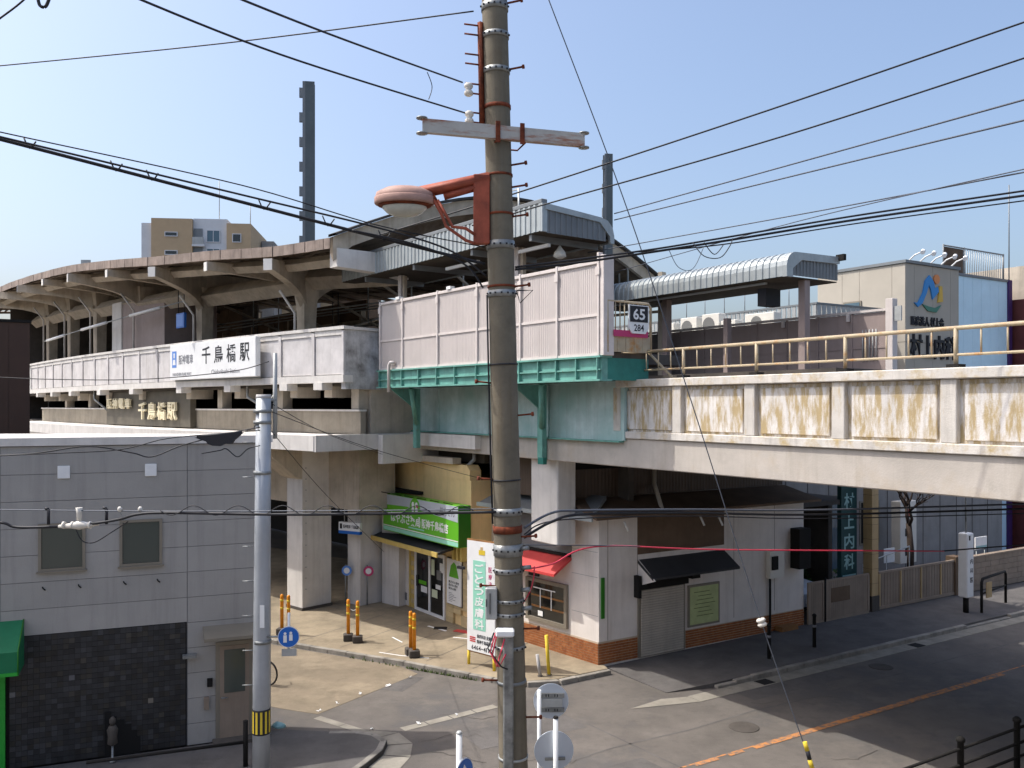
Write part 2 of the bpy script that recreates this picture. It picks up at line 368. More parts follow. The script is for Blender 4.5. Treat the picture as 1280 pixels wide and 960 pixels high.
# station forecourt, a raised apron
fore = [(-9.8,27.4),(-7.6,25.75),(-6.1,24.85),(-2.77,23.09),(-0.43,21.68),(0.35,21.4),(1.12,21.56),(2.44,22.4),(2.3,23.0),(1.2,26.0),(0.0,33.0),(-12,42),(-20,46)]
fc = MB().add([(x,y,0.11) for x,y in fore]+[(x,y,-0.02) for x,y in fore], [tuple(range(13)), tuple(range(25,12,-1))]+[(i,i+13,(i+1)%13+13,(i+1)%13) for i in range(13)]).build('forecourt', 'pave_tan', None, 'structure')
edge = [(-9.8,27.4),(-7.6,25.75),(-6.1,24.85),(-2.77,23.09),(-0.43,21.68),(0.35,21.36),(1.12,21.5),(2.44,22.36)]
def along(pts, step):
    out = []
    for a, b in zip(pts, pts[1:]):
        L = math.hypot(b[0]-a[0], b[1]-a[1]); n = max(1, round(L/step))
        for i in range(n):
            t0, t1 = i/n, (i+1)/n; out.append(((a[0]+(b[0]-a[0])*t0, a[1]+(b[1]-a[1])*t0), (a[0]+(b[0]-a[0])*t1, a[1]+(b[1]-a[1])*t1)))
    return out
for (a, b) in along(edge, 0.62):
    d = Vector((b[0]-a[0], b[1]-a[1])); L = d.length; d /= L; nrm = Vector((d.y, -d.x))
    tf = lambda x, y, z, a=a, d=d, nrm=nrm: (a[0]+d.x*x+nrm.x*y, a[1]+d.y*x+nrm.y*y, z)
    MB(tf).box(0.006, L-0.006, 0.002, 0.14, -0.02, 0.118+random.uniform(-.006,.006), 0.012).build('kerb_stone', 'kerb', fc)
# old slab joints on the forecourt: each bay of concrete has its own sheet
for k in range(5):
    p0 = Vector((-6.0+k*1.25, 25.0-k*0.66)); strip('joint', fc, 'asphalt_side', [tuple(p0), tuple(p0+Vector((1.9, 3.2)))], 0.018, 0.114)
strip('painted_mark', fc, 'white', [(-3.45,25.4),(-3.1,24.85)], 0.05, 0.116); strip('painted_mark', fc, 'white', [(-1.7,25.4),(-1.15,25.2)], 0.06, 0.116)
strip('painted_mark', fc, 'white', [(-2.55,26.7),(-1.95,26.1)], 0.09, 0.116); strip('red_mark', fc, 'red', [(-1.7,26.2),(-1.2,25.9)], 0.28, 0.116)
MB().box(-2.35,-1.95,26.3,26.6,0.111,0.117).build('drain_cover', 'dark', fc)
strip('painted_mark', fc, 'white', [(-3.6,23.85),(-3.0,23.55),(-2.2,23.3)], 0.05, 0.116)
# concrete yard in front of the forecourt, beside the asphalt
yard = [(-2.39,22.30),(-4.28,19.38),(-5.2,19.75),(-7.5,20.9),(-9.4,22.5),(-10.2,27.0),(-7.7,25.55),(-6.2,24.68),(-2.9,22.93)]
struct('yard', MB().add([(x,y,0.006) for x,y in yard]+[(x,y,-.02) for x,y in yard], [tuple(range(9)), tuple(range(17,8,-1))]+[(i,i+9,(i+1)%9+9,(i+1)%9) for i in range(9)]), 'pave_tan2')
gs = bpy.data.objects.new('side_gutter', None); C.objects.link(gs); gs['kind'] = 'structure'
strip('gutter_slab', gs, 'gutter', [(-4.25,19.18),(-3.62,18.72)], 0.2, 0.007); strip('gutter_slab', gs, 'gutter', [(-3.60,18.70),(-3.0,18.26)], 0.2, 0.008)
for k in range(4):
    t0, t1 = k/4, (k+1)/4-0.012
    strip('gutter_slab', gs, 'gutter', [(-2.3+1.95*t0, 18.47+1.45*t0), (-2.3+1.95*t1, 18.47+1.45*t1)], 0.23, 0.007+0.0005*k)
# curved kerb and gutter at the street corner
crv = [(-3.75,18.1),(-3.2,18.12),(-2.78,17.98),(-2.5,17.6),(-2.52,17.1),(-2.72,16.5),(-3.0,15.8),(-3.3,15.0)]
off = [(-3.4,18.32),(-2.95,18.42),(-2.35,18.3),(-1.98,17.7),(-1.95,17.0),(-2.1,16.4),(-2.4,15.7),(-2.7,14.9)]
for i in range(len(crv)-1):
    a, b, c, d = crv[i], crv[i+1], off[i+1], off[i]
    q = [(p[0]+(o_[0]-p[0])*.03, p[1]+(o_[1]-p[1])*.03, .009) for p, o_ in ((a, c), (b, d), (c, a), (d, b))]
    MB().add(q, [(0,1,2,3)]).build('gutter_slab', 'gutter', gs)
    dd = Vector((b[0]-a[0], b[1]-a[1])); L = dd.length; dd /= L; nr = Vector((-dd.y, dd.x))
    tf = lambda x, y, z, a=a, dd=dd, nr=nr: (a[0]+dd.x*x-nr.x*y, a[1]+dd.y*x-nr.y*y, z)
    MB(tf).box(0.004, L-0.004, 0.0, 0.13, -0.02, 0.115, 0.01).build('kerb_stone', 'kerb', gs)
cs = [(-10.5,16.0),(-9.2,16.35),(-5.9,17.7),(-4.7,18.2)]+[(p[0],p[1]) for p in crv]+[(-3.6,13),(-12,12)]
nn = len(cs)
struct('corner_pavement', MB().add([(x,y,0.1) for x,y in cs]+[(x,y,-.02) for x,y in cs], [tuple(range(nn)), tuple(range(2*nn-1,nn-1,-1))]+[(i,i+nn,(i+1)%nn+nn,(i+1)%nn) for i in range(nn)]), 'asphalt_side')
# near pavement at the right, behind the guard rail
struct('near_pavement', MB(cw).box(-1.0, 40, -14.5, -9.6, -0.02, 0.12), 'asphalt_side')
# weeds along the forecourt kerb
wd = MB()
for k in range(260):
    t = random.random(); t = 0.30+0.62*t
    x = -6.1+5.67*t; y = 24.85-3.17*t-0.17-random.random()*0.05
    if random.random() < 0.5 and t < 0.6: continue
    h = random.uniform(0.03, 0.11); a = random.uniform(0, 6.28); w = 0.02
    wd.add([(x+w*math.cos(a),y+w*math.sin(a),0.0),(x-w*math.cos(a),y-w*math.sin(a),0.0),(x+random.uniform(-.05,.05),y+random.uniform(-.05,.03),h)], [(0,1,2)])
tag(wd.build('weeds', 'weed', None, 'stuff'), 'small green weeds growing along the forecourt kerb', 'weeds')
# litter
for i, (x, y) in enumerate([(-2.55,22.0),(-3.0,21.3),(-3.55,20.7),(-4.0,20.05),(-4.3,19.6),(-1.2,19.3),(-2.0,18.75),(-2.9,18.45)]):
    mb = MB()
    for k in range(4):
        a = random.uniform(0,6.28); r = random.uniform(.03,.09)
        mb.add([(x,y,.012),(x+r*math.cos(a),y+r*math.sin(a),.03),(x+r*math.cos(a+1),y+r*math.sin(a+1),.012+random.random()*.05)], [(0,1,2)])
    tag(mb.build('litter', 'white'), 'scrap of pale litter lying on the asphalt by the forecourt', 'litter', 'litter on the asphalt by the forecourt')

def window(par, x0, x1, z0, z1, y, fw=0.05, g='glass', mull=0, fm='win_frame', out=0.04, name='window', bars=0):
    mb = MB(); mb.box(x0-fw, x0, y-out, y+.02, z0-fw, z1+fw); mb.box(x1, x1+fw, y-out, y+.02, z0-fw, z1+fw)
    mb.box(x0, x1, y-out, y+.02, z0-fw, z0); mb.box(x0, x1, y-out, y+.02, z1, z1+fw)
    for i in range(mull):
        xm = x0+(x1-x0)*(i+1)/(mull+1); mb.box(xm-fw*.4, xm+fw*.4, y-out+.006, y+.02, z0, z1)
    w = mb.build(name, fm, par)
    for i in range(mull+1):
        xa = x0+(x1-x0)*i/(mull+1); xb = x0+(x1-x0)*(i+1)/(mull+1)
        bx('pane', w, g, xa+.004, xb-.004, y-out+.022, y-out+.03, z0+.004, z1-.004)
    return w

# ------------------------------------------------------------------ grey building, left foreground
g = thing('grey_building', 'flat grey panelled building with two square windows in the left foreground', 'building', (*GO, 0), GA)
MB().prism([(-16,.015),(0,.015),(0,.8),(-5,2.9),(-16,5)], 0, 6.05, 'z').build('wall', 'siding_gap', g)
bx('side_wall', g, 'siding', 0.0005, 0.012, 0.02, .79, 0, 6.04)
MB().prism([(-16.03,-.05),(.04,-.05),(.04,.85),(-5,2.97),(-16.03,5.05)], 6.052, 6.2, 'z').build('coping', 'offwhite', g)
cols = [(-16, -8.02), (-8.02, -4.81), (-4.81, -1.59), (-1.59, 0)]
rows = [0.06, .52, 1.02, 1.52, 2.02, 2.52, 3.02, 3.52, 4.02, 4.52, 5.02, 5.52, 6.04]
for a, b in cols:
    for z0, z1 in zip(rows, rows[1:]):
        if z1 < 2.6 and b < -1: continue
        bx('siding_panel', g, 'siding', a+.006, b-.006, 0, .014, z0+.005, z1-.005)
for a, b in ((-4.14, -3.45), (-2.76, -2.10)):
    w = window(g, a, b, 3.76, 4.55, 0, 0.05, 'frost'); bx('sill', w, 'win_frame', a-.08, b+.08, -.08, 0, 3.68, 3.709)
    for k in (0, 1): tb('drip_stain', w, 'dark', [(a+.02+k*.6,-.004,3.42),(a+.03+k*.6,-.03,3.40),(a+.07+k*.6,-.02,3.36)], .012, 5)
for a in (-3.87, -2.36): bx('vent_cover', g, 'white', a, a+.21, -.03, 0, 5.43, 5.67, .008)
# dark mosaic tile wall
mb = MB(); me_cols = []
nx, nz = 31, 24; X0, X1, Z0, Z1 = -4.66, -1.62, .12, 2.53
bx('tile_backing', g, 'dark', -8, -1.6, -.004, .012, .06, 2.54)
for i in range(nx):
    for k in range(nz):
        w = (X1-X0)/nx; h = (Z1-Z0)/nz; x = X0+i*w; z = Z0+k*h
        d = .012+random.random()*.006; mb.box(x+.002, x+w-.002, -d, -.003, z+.002, z+h-.002)
        r = random.random(); t = 0.012+0.02*random.random()
        if r > .992: t = .10+.10*random.random()
        elif r > .9: t = .045
        if random.random() < .2: c = (t*1.15, t*1.02, t*.85, 1)
        else: c = (t, t, t*1.08, 1)
        me_cols += [c]*6
to = mb.build('tile_wall', 'dark_tile', g, 'stuff')
ca = to.data.color_attributes.new('tint', 'FLOAT_COLOR', 'CORNER')
for p in to.data.polygons:
    for li in p.loop_indices: ca.data[li].color = me_cols[p.index]
# black stepped recess in the tiles
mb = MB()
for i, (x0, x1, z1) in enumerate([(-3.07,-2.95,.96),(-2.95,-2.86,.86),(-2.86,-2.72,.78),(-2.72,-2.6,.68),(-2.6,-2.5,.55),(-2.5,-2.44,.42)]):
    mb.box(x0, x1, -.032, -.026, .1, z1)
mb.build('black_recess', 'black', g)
bx('plinth', g, 'dark_conc', -16, .02, -.06, 0.01, 0, .1)
# side door
d = bx('door', g, 'win_frame', -1.06, -.34, -.03, .01, .1, 2.08); 
bx('door_leaf', d, 'fence_brown', -.98, -.42, -.045, -.031, .16, 2.0); bx('pane', d, 'frost', -.90, -.50, -.052, -.046, 1.06, 1.92)
mb = MB().tube([(-.95,-.05,.98),(-.95,-.10,.98),(-.84,-.10,.98)], .013, 6); mb.build('handle', 'galv', d)
bx('step', d, 'dark_conc', -1.12, -.28, -.32, -.03, 0.1, .17)
dc = MB().prism([(0,2.42),(-.5,2.28),(-.5,2.22),(0,2.3)], -1.3, -.1, 'x').build('door_canopy', 'win_frame', g)
bx('wall_lamp', g, 'galv', -1.68, -1.42, -.2, -.02, 1.86, 1.91)
bx('meter', g, 'dark', -1.22, -1.12, -.06, 0, 1.22, 1.38); bx('letter_box', g, 'fence_brown', -1.28, -1.19, -.08, 0, .78, 1.02)
# green awning and shop front at the far left
aw = MB().prism([(0,2.84),(-.75,2.44),(-.75,2.02),(0,2.02)], -7.5, -4.42, 'x').build('awning', 'green_awn', g)
for x in (-4.43, -5.2, -5.97): tb('seam', aw, 'green_sign_dark', [(x,.0,2.85),(x,-.755,2.447),(x,-.758,2.03)], .012, 5)
bx('valance_edge', aw, 'green_bright', -7.5, -4.42, -.765, -.751, 2.02, 2.08)
bx('shop_frame', g, 'green_bright', -4.95, -4.72, -.1, -.005, .1, 1.95); bx('shop_glass', g, 'glass_dark', -7.5, -4.95, -.05, -.01, .1, 1.95)
# statue by the recess
st = thing('garden_ornament', 'small pale grey ornament on a thin stand before the black tiled wall', 'ornament', (*loc_of(GO, GA, -2.92, -.35), .1), GA)
MB().lathe([(.05,.0),(.06,.03),(.02,.06),(.02,.32)], 0, 0, 10).build('stand', 'galv', st)
MB().lathe([(.03,.32),(.09,.36),(.08,.5),(.10,.62),(.06,.70)], 0, 0, 12).build('body', 'dark_conc', st)
MB().lathe([(.03,.70),(.06,.75),(.055,.82),(.02,.86)], 0, 0, 10).build('head', 'dark_conc', st)
# dark brown building behind it
b = thing('brown_building', 'dark brown metal-clad building at the left edge above the grey roof', 'building', (-13.15, 24, 0), 30)
bx('wall', b, 'brown_sheet', -9, 0, .02, 6, 0, 9.05)
for k in range(18):
    bx('cladding_panel', b, 'brown_sheet', -.5*(k+1)+.004, -.5*k-.004, 0, .019, 0.02, 9.05)
bx('coping', b, 'dark', -9.05, .04, -.04, 6.05, 9.055, 9.13)

# manholes, patches and drains in the road
for (x, y, r) in ((4.9,18.6,.32),(9.6,22.9,.30)):
    mh = MB().lathe([(r,.002),(r,.009),(r-.02,.011)], x, y, 24).build('manhole_cover', 'dark_conc', road)
for (pts) in ([(-.6,17.4),(1.6,18.6),(1.1,19.5),(-1.1,18.3)], [(5.6,20.3),(8.4,22.0),(8.0,22.7),(5.2,21.0)], [(-3.6,21.2),(-2.6,20.9),(-2.2,22.0),(-3.0,22.2)][:4], [(1.6,15.6),(2.9,16.4),(2.5,17.0),(1.2,16.2)]):
    MB().add([(x,y,.0035) for x,y in pts], [(0,1,2,3)]).build('asphalt_patch', 'asphalt_side', road)
rn = random.Random(4)
for k in range(7):
    x, y = rn.uniform(-2, 7), rn.uniform(16.5, 21); pts = [(x, y)]
    for j in range(7): x += rn.uniform(.05,.3); y += rn.uniform(-.16,.2); pts.append((x, y))
    strip('crack', road, 'dark_conc', pts, .016, .005+.0004*k)
for k in range(5): MB(cw).box(2.6+k*6.2, 3.0+k*6.2, -3.2, -2.86, .0, .0145).build('drain_grate', 'dark', pav)
for k in range(9):
    x, y = rn.uniform(-6, 0), rn.uniform(23.4, 27)
    if y < 24.85-(x+6.1)*.56+.3: continue
    pts = [(x, y)]
    for j in range(6): x += rn.uniform(.08,.3); y += rn.uniform(-.2,.16); pts.append((x, y))
    if x < .2: strip('crack', fc, 'asphalt_side', pts, .016, .1135)

# ------------------------------------------------------------------ railway bridge over the road (concrete)
br = thing('railway_bridge', 'white concrete railway bridge with ochre stained recessed panels crossing the road', 'bridge', (*BO, 0), BA)
bx('girder', br, 'bridge_low', -12.2, 26, .10, 1.2, 5.41, 6.06, .02)
bx('girder', br, 'bridge_low', -12.2, 26, 8.2, 9.3, 5.41, 7.3)
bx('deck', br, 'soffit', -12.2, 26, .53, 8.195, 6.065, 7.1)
bx('parapet_wall', br, 'bridge_paint', -.02, 26, .16, .42, 6.061, 7.2)
bx('lower_ledge', br, 'bridge_cap', 0, 26, .04, .5, 6.062, 6.22, .012)
bx('parapet_cap', br, 'bridge_cap', -.3, 26, .0, .52, 7.21, 7.38, .015)
PX = [-.3]+[1.63+1.975*k for k in range(13)]
for x in PX: bx('pilaster', br, 'bridge_post', x-.13, x+.13, .05, .18, 6.221, 7.209, .012)
for a, c in zip(PX, PX[1:]): bx('panel', br, 'bridge_paint', a+.22, c-.22, .12, .159, 6.27, 7.13, .01)
# pale blue painted stretch under the steel walkway
bx('pale_girder', br, 'pale_blue', -12.2, -.03, .06, .5, 6.0, 7.36)
for x in (-11.9, -8.8, -5.9, -3.0, -.05): bx('stiffener', br, 'pale_blue', x-.05, x+.05, .02, .06, 6.02, 7.3)
bx('lower_flange', br, 'green_steel', -12.2, -.1, -.06, .3, 5.965, 5.998)
bx('green_end', br, 'green_dark', -3.35, -3.1, -.02, .09, 5.3, 5.96); bx('green_end', br, 'green_dark', -12.3, -11.6, -.12, .3, 5.35, 7.3)
MB().prism([(-12.1,5.95),(-10.9,5.95),(-10.9,5.45),(-11.5,5.25),(-12.1,5.25)], -.25, .05).build('green_end', 'green_dark', br)
bx('diaphragm', br, 'dark_conc', -12.2, -11.9, 1.2, 8.2, 5.41, 6.3)
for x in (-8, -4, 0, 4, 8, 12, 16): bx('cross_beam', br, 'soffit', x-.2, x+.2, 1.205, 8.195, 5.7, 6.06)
pier = bx('pier', br, 'white_conc', -4.2, -3.0, .35, .95, 3.2, 5.405, .03)
bx('pier', br, 'white_conc', 21, 22.4, .35, 8.5, 0, 5.405, .03)
# railing on the parapet
rl = thing('bridge_railing', 'cream painted pipe railing along the top of the white bridge parapet', 'railing', (*BO, 0), BA)
xs = [-.32, .72]+PX[1:]
tb('top_rail', rl, 'rail_cream', [(-.35,.26,8.0),(26,.26,8.0)], .034); tb('lower_rail', rl, 'rail_cream', [(-.35,.26,7.585),(26,.26,7.585)], .022)
for x in PX[:1]+PX[1:]:
    p = tb('post', rl, 'rail_cream', [(x,.26,7.42),(x,.26,8.0)], .034)
    bx('foot', p, 'dark', x-.1, x+.1, .16, .36, 7.383, 7.44)
for a, c in zip(PX, PX[1:]):
    for k in range(1, 5):
        x = a+(c-a)*k/5; tb('baluster', rl, 'rail_cream', [(x,.26,7.585),(x,.26,8.0)], .015, 6)
tb('brace', rl, 'rail_cream', [(-.2,.36,8.45),(1.2,.36,7.40)], .03)

# ------------------------------------------------------------------ platform end: steel walkway with pink wind screen
pw = thing('platform_screen', 'pale pink corrugated platform wind screen on a turquoise steel girder', 'screen', (*PO, 0), PA)
posts = [-9.94, -8.56, -6.62, -4.69, -2.84, -1.45, -.05]
gd_ = MB().box(-10.05, .02, .03, .2, 7.37, 7.83); g1 = gd_.build('girder', 'green_steel', pw)
bx('top_flange', g1, 'green_steel', -10.08, .06, -.06, .3, 7.831, 7.87); bx('bottom_flange', g1, 'green_steel', -10.08, .06, -.06, .3, 7.33, 7.369)
bx('mid_rib', g1, 'green_steel', -10.05, .03, -.03, .029, 7.56, 7.59)
for x in posts+[-.75, -2.1, -3.8, -5.7, -7.6]: bx('web_stiffener', g1, 'green_steel', x-.012, x+.012, -.05, .03, 7.371, 7.829)
bx('end_girder', pw, 'green_dark', -.12, .0, .205, 1.45, 7.35, 7.83); bx('deck', pw, 'dark_conc', -10, -.02, .2, 2.6, 7.72, 7.95)
for x in (-9.5, -3.3):
    for s in (0,):
        k = MB().prism([(0.1,7.32),(.95,7.32),(.95,6.7)], x-.02, x+.02, 'x').build('bracket', 'green_steel', pw)
    bx('bracket_post', pw, 'green_steel', x-.1, x+.1, .96, 1.1, 5.5, 7.32)
    tb('strut', pw, 'green_steel', [(x+.1,.95,6.25),(x+.85,.35,7.32)], .08, 4)
for a, c in zip(posts, posts[1:]):
    for (z0, z1) in ((7.93, 8.72), (8.78, 9.84)):
        m_ = (a+c)/2
        for (p, q) in ((a+.04, m_-.003), (m_+.003, c-.04)): bx('sheet', pw, 'pink_sheet', p, q, .03, .045, z0, z1)
    bx('mid_rail', pw, 'pink_post', a+.035, c-.035, .005, .06, 8.722, 8.778); bx('top_rail', pw, 'pink_post', a+.035, c-.035, -.01, .08, 9.842, 9.92, .008)
    bx('bottom_rail', pw, 'pink_post', a+.035, c-.035, -.005, .07, 7.872, 7.928)
for x in posts:
    p = bx('post', pw, 'pink_post', x-.034, x+.034, -.02, .1, 7.872, 9.95 if x < -.1 else 10.08, .006)
    bx('plate', p, 'pink_post', x-.06, x+.06, -.035, -.021, 9.60, 9.78)
bx('end_post', pw, 'pink_post', .0, .12, .0, .3, 7.872, 10.02, .01)
tb('drain_pipe', pw, 'pink_post', [(-9.2,-.1,7.2),(-9.2,-.1,8.0),(-9.1,-.1,8.08),(-9.0,-.02,8.06)], .05)
bx('cap_box', pw, 'white', -8.9, -8.7, -.04, .1, 9.92, 10.0); bx('cap_box', pw, 'white', -6.1, -5.9, -.04, .1, 9.92, 10.0)
# end fence of the platform with the kilometre sign
ef = thing('platform_end_fence', 'cream pipe fence closing the platform end beside the pink screen', 'fence', (*PO, 0), PA)
tb('frame', ef, 'rail_cream', [(.1,.12,7.95),(.1,.12,9.05),(.1,1.34,9.05),(.1,1.42,8.97),(.1,1.42,7.95)], .03)
for k in range(9): tb('bar', ef, 'rail_cream', [(.1,.22+.135*k,8.35),(.1,.22+.135*k,9.05)], .014, 6)
for k in range(5): bx('kick_panel', ef, 'rail_cream', .085, .115, .15+.25*k, .39+.25*k, 7.96, 8.32)
ks = thing('kilometre_sign', 'black and white platform sign reading 65 over 284', 'sign', (*loc_of(PO, PA, .17, .66), 8.37), PA+90)
MB().prism([(0,.12),(.1,0),(.5,0),(.6,.12),(.6,.62),(0,.62)], -.03, .0).build('board', 'white', ks)
bx('black_field', ks, 'ink', .03, .57, -.036, -.031, .25, .6)
text(ks, '6', 'white', .12, .29, .3, .54, -.037, .02); text(ks, '5', 'white', .31, .48, .3, .54, -.037, .02); text(ks, '284', 'ink', .15, .45, .05, .2, -.031, .01)
bx('magenta_strip', ks, 'magenta', -.4, .62, .01, .03, -.08, .06)

# ------------------------------------------------------------------ canopy over the near platform end
def ribbed(mb, x0, x1, pitch, prof, amp):
    """sheet swept along x from a profile in y,z with standing ribs"""
    n = int(round((x1-x0)/pitch)); p = (x1-x0)/n; xs_ = []
    for i in range(n): xs_ += [(x0+i*p, 0), (x0+(i+.5)*p, 0), (x0+(i+.56)*p, 1), (x0+(i+.94)*p, 1)]
    xs_.append((x1, 0))
    nr = []
    for j in range(len(prof)):
        a = prof[max(0, j-1)]; b = prof[min(len(prof)-1, j+1)]; L = math.hypot(b[0]-a[0], b[1]-a[1]); nr.append((-(b[1]-a[1])/L, (b[0]-a[0])/L))
    vs = [(x, q[0]+m_[0]*amp*o, q[1]+m_[1]*amp*o) for (x, o) in xs_ for q, m_ in zip(prof, nr)]
    k = len(prof); mb.add(vs, [(i*k+j, i*k+j+1, (i+1)*k+j+1, (i+1)*k+j) for i in range(len(xs_)-1) for j in range(k-1)]); return mb
ca1 = thing('platform_canopy', 'grey ribbed steel platform canopy above the pink wind screen', 'canopy', (*PO, 0), PA)
ribbed(MB(), -12.6, -2.01, .2, [(0,10.86),(0,11.50)], .025).build('fascia', 'zinc', ca1)
bx('top_flashing', ca1, 'steel_shade', -12.6, -1.97, -.03, .14, 11.501, 11.6, .01)
bx('corner_post', ca1, 'zinc', -2.009, -1.95, -.03, .12, 10.84, 11.5)
mb = MB(lambda x, y, z: (-1.98+y, .12+x, z)); ribbed(mb, 0, 1.85, .17, [(0,10.82),(0,11.36)], -.02).build('end_fascia', 'steel_shade', ca1)
ar = [(.05,11.5),(1.8,11.38)]+[(1.8+.42*math.sin(R(t)), 10.96+.42*math.cos(R(t))) for t in (0,30,60,90)]+[(2.22,10.78),(2.1,10.78),(2.08,10.94),(1.75,11.26),(.05,11.36)]
MB().prism(ar, -2.02, -1.93, 'x').build('end_trim', 'zinc', ca1)
rf = [(.14,11.499),(1.8,11.37)]+[(1.8+.40*math.sin(R(t)), 10.97+.40*math.cos(R(t))) for t in (0,30,60,90)]+[(2.2,10.8)]
ribbed(MB(), -12.6, -2.03, .27, rf[::-1], -.02).build('roof_sheet', 'zinc', ca1)
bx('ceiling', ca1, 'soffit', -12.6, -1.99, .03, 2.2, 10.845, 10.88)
for x in (-10.04, -3.98):
    c = bx('column', ca1, 'pink_post', x-.09, x+.09, .72, .9, 7.9, 10.84, .01); bx('downpipe', c, 'canopy_conc', x+.16, x+.26, .75, .85, 7.9, 10.8)
for x in (-11, -8, -5, -2.5): bx('beam', ca1, 'steel_shade', x-.05, x+.05, .05, 2.15, 10.70, 10.844)
bx('light_tube', ca1, 'white', -7.0, -5.4, .5, .58, 10.6, 10.68); bx('light_tube', ca1, 'white', -3.6, -2.4, .5, .58, 10.6, 10.68)
MB().lathe([(.02,10.69),(.06,10.62),(.14,10.52),(.16,10.42),(.05,10.36)], -2.5, .95, 12).build('loudspeaker', 'ac', ca1)

# ------------------------------------------------------------------ canopy on the far platform
cb = thing('far_platform_canopy', 'grey ribbed canopy with rounded eave over the far platform', 'canopy', (*BO, 0), BA)
pr = [(9.07,10.82),(9.07,11.15)]+[(9.07+.42-.42*math.cos(R(t)), 11.15+.42*math.sin(R(t))) for t in (20,40,60,80,90)]+[(11.6,11.60)]
ribbed(MB(), -13.6, -3.05, .27, pr[::-1], -.03).build('roof_sheet', 'zinc', cb)
tr = [(9.04,10.80)]+[(9.04,11.15)]+[(9.04+.44-.44*math.cos(R(t)), 11.15+.44*math.sin(R(t))) for t in (20,40,60,80,90)]+[(11.62,11.63),(11.62,11.4),(9.75,11.36),(9.34,11.08),(9.34,10.80)]
MB().prism(tr, -3.06, -2.9, 'x').build('end_trim', 'zinc', cb)
mb = MB(lambda x, y, z: (-2.98+y, 9.34+x, z)); ribbed(mb, 0, 2.26, .16, [(0,10.86),(0,11.38)], -.02).build('end_fascia', 'steel_shade', cb)
bx('gutter', cb, 'dark', -3.0, -2.7, 11.55, 11.68, 11.50, 11.70)
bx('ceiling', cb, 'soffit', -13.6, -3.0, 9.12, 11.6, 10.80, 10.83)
bx('light_rail', cb, 'steel_grey', -12.5, -4.0, 9.35, 9.43, 10.70, 10.76)
for x in (-9.5, -3.2): bx('column', cb, 'brownwall', x-.13, x+.13, 10.1, 10.36, 7.2, 10.80, .01)
bx('hanging_board', cb, 'ink', -4.55, -4.2, 9.6, 10.3, 10.05, 10.62)
bx('short_post', cb, 'brownwall', -6.57, -6.38, 10.15, 10.35, 7.2, 9.85)
# ------------------------------------------------------------------ far platform wall
fw = thing('far_platform_wall', 'brown grey panelled wind wall along the far platform behind the railing', 'wall', (*BO, 0), BA)
x = -1.2
for k in range(14):
    bx('panel', fw, 'brownwall', x-1.28, x-.03, 11.72, 11.76, 7.0, 9.72); bx('stile', fw, 'brownwall', x-1.33, x-1.285, 11.69, 11.76, 7.0, 9.74)
    bx('rail', fw, 'brownwall', x-1.284, x-.031, 11.70, 11.719, 8.6, 8.66); x -= 1.3
bx('top_cap', fw, 'pink_post', -19, -1.2, 11.66, 11.82, 9.745, 9.82)
bx('end_post', fw, 'pink_post', -1.25, -1.0, 11.6, 11.85, 7.0, 10.1, .01); bx('post_plate', fw, 'steel_grey', -.98, -.75, 11.65, 11.7, 9.4, 9.85)
for x in (-2.6, -5.2, -7.8): bx('bracket', fw, 'pink_post', x-.05, x+.05, 11.6, 11.68, 9.5, 9.74)
bx('far_platform', fw, 'dark_conc', -40, -1.1, 9.0, 11.9, 6.9, 7.9)
for k in range(5): tb('louvre', fw, 'steel_grey', [(-2.1+.12*k,11.68,8.2),(-2.1+.12*k,11.68,9.2)], .02, 5)
# track bed: rails seen only from other places
tk = thing('railway_track', 'double railway track on the bridge deck behind the white parapet', 'track', (*BO, 0), BA)
for y in (2.2, 3.27, 5.9, 6.97): bx('rail', tk, 'rust', -40, 26, y-.035, y+.035, 7.25, 7.4)
for k in range(66): bx('sleeper', tk, 'dark_conc', -40+k, -39.75+k, 1.7, 7.5, 7.1, 7.25)

# ------------------------------------------------------------------ station building: it follows a gentle curve
SX, SY, TH0, KAP = -5.04, 26.4, R(42.0), R(0.30)
def scurve(s):
    n = 24; x, y = SX, SY; ds = s/n
    for i in range(n):
        t = TH0+KAP*ds*(i+.5); x -= math.cos(t)*ds; y += math.sin(t)*ds
    return x, y, TH0+KAP*s
_cache = {}
def stn(s, d, z):
    k = round(s, 3)
    if k not in _cache: _cache[k] = scurve(s)
    x, y, t = _cache[k]; return (x+math.sin(t)*d, y+math.cos(t)*d, z)
def sbox(name, par, m, s0, s1, d0, d1, z0, z1, step=3.0):
    mb = MB(stn); n = max(1, int(math.ceil(abs(s1-s0)/step))); vs = []; fs = []
    for i in range(n+1):
        s = s0+(s1-s0)*i/n; vs += [(s,d0,z0),(s,d1,z0),(s,d1,z1),(s,d0,z1)]
    for i in range(n):
        o = 4*i
        for j in range(4): fs.append((o+j, o+(j+1) % 4, o+4+(j+1) % 4, o+4+j))
    fs += [(3,2,1,0), (4*n, 4*n+1, 4*n+2, 4*n+3)]
    mb.add(vs, fs); return mb.build(name, m, par)
def sempty(name, label, cat, s, d, z):
    p = stn(s, d, z); t = _cache[round(s, 3)][2]
    return thing(name, label, cat, p, -math.degrees(t))
S = thing('station_building', 'elevated concrete railway station with white panelled parapet and open concourse band', 'station', (0, 0, 0))
sbox('parapet_wall', S, 'parapet_edge', .2, 34, .05, .25, 7.62, 9.1)
sbox('coping', S, 'white_conc', -.06, 34, -.05, .32, 9.101, 9.2)
sbox('parapet_base', S, 'white_conc', -.04, 34, -.06, .3, 7.5, 7.72)
bp = [.0]+[1.57+1.86*k for k in range(18)]
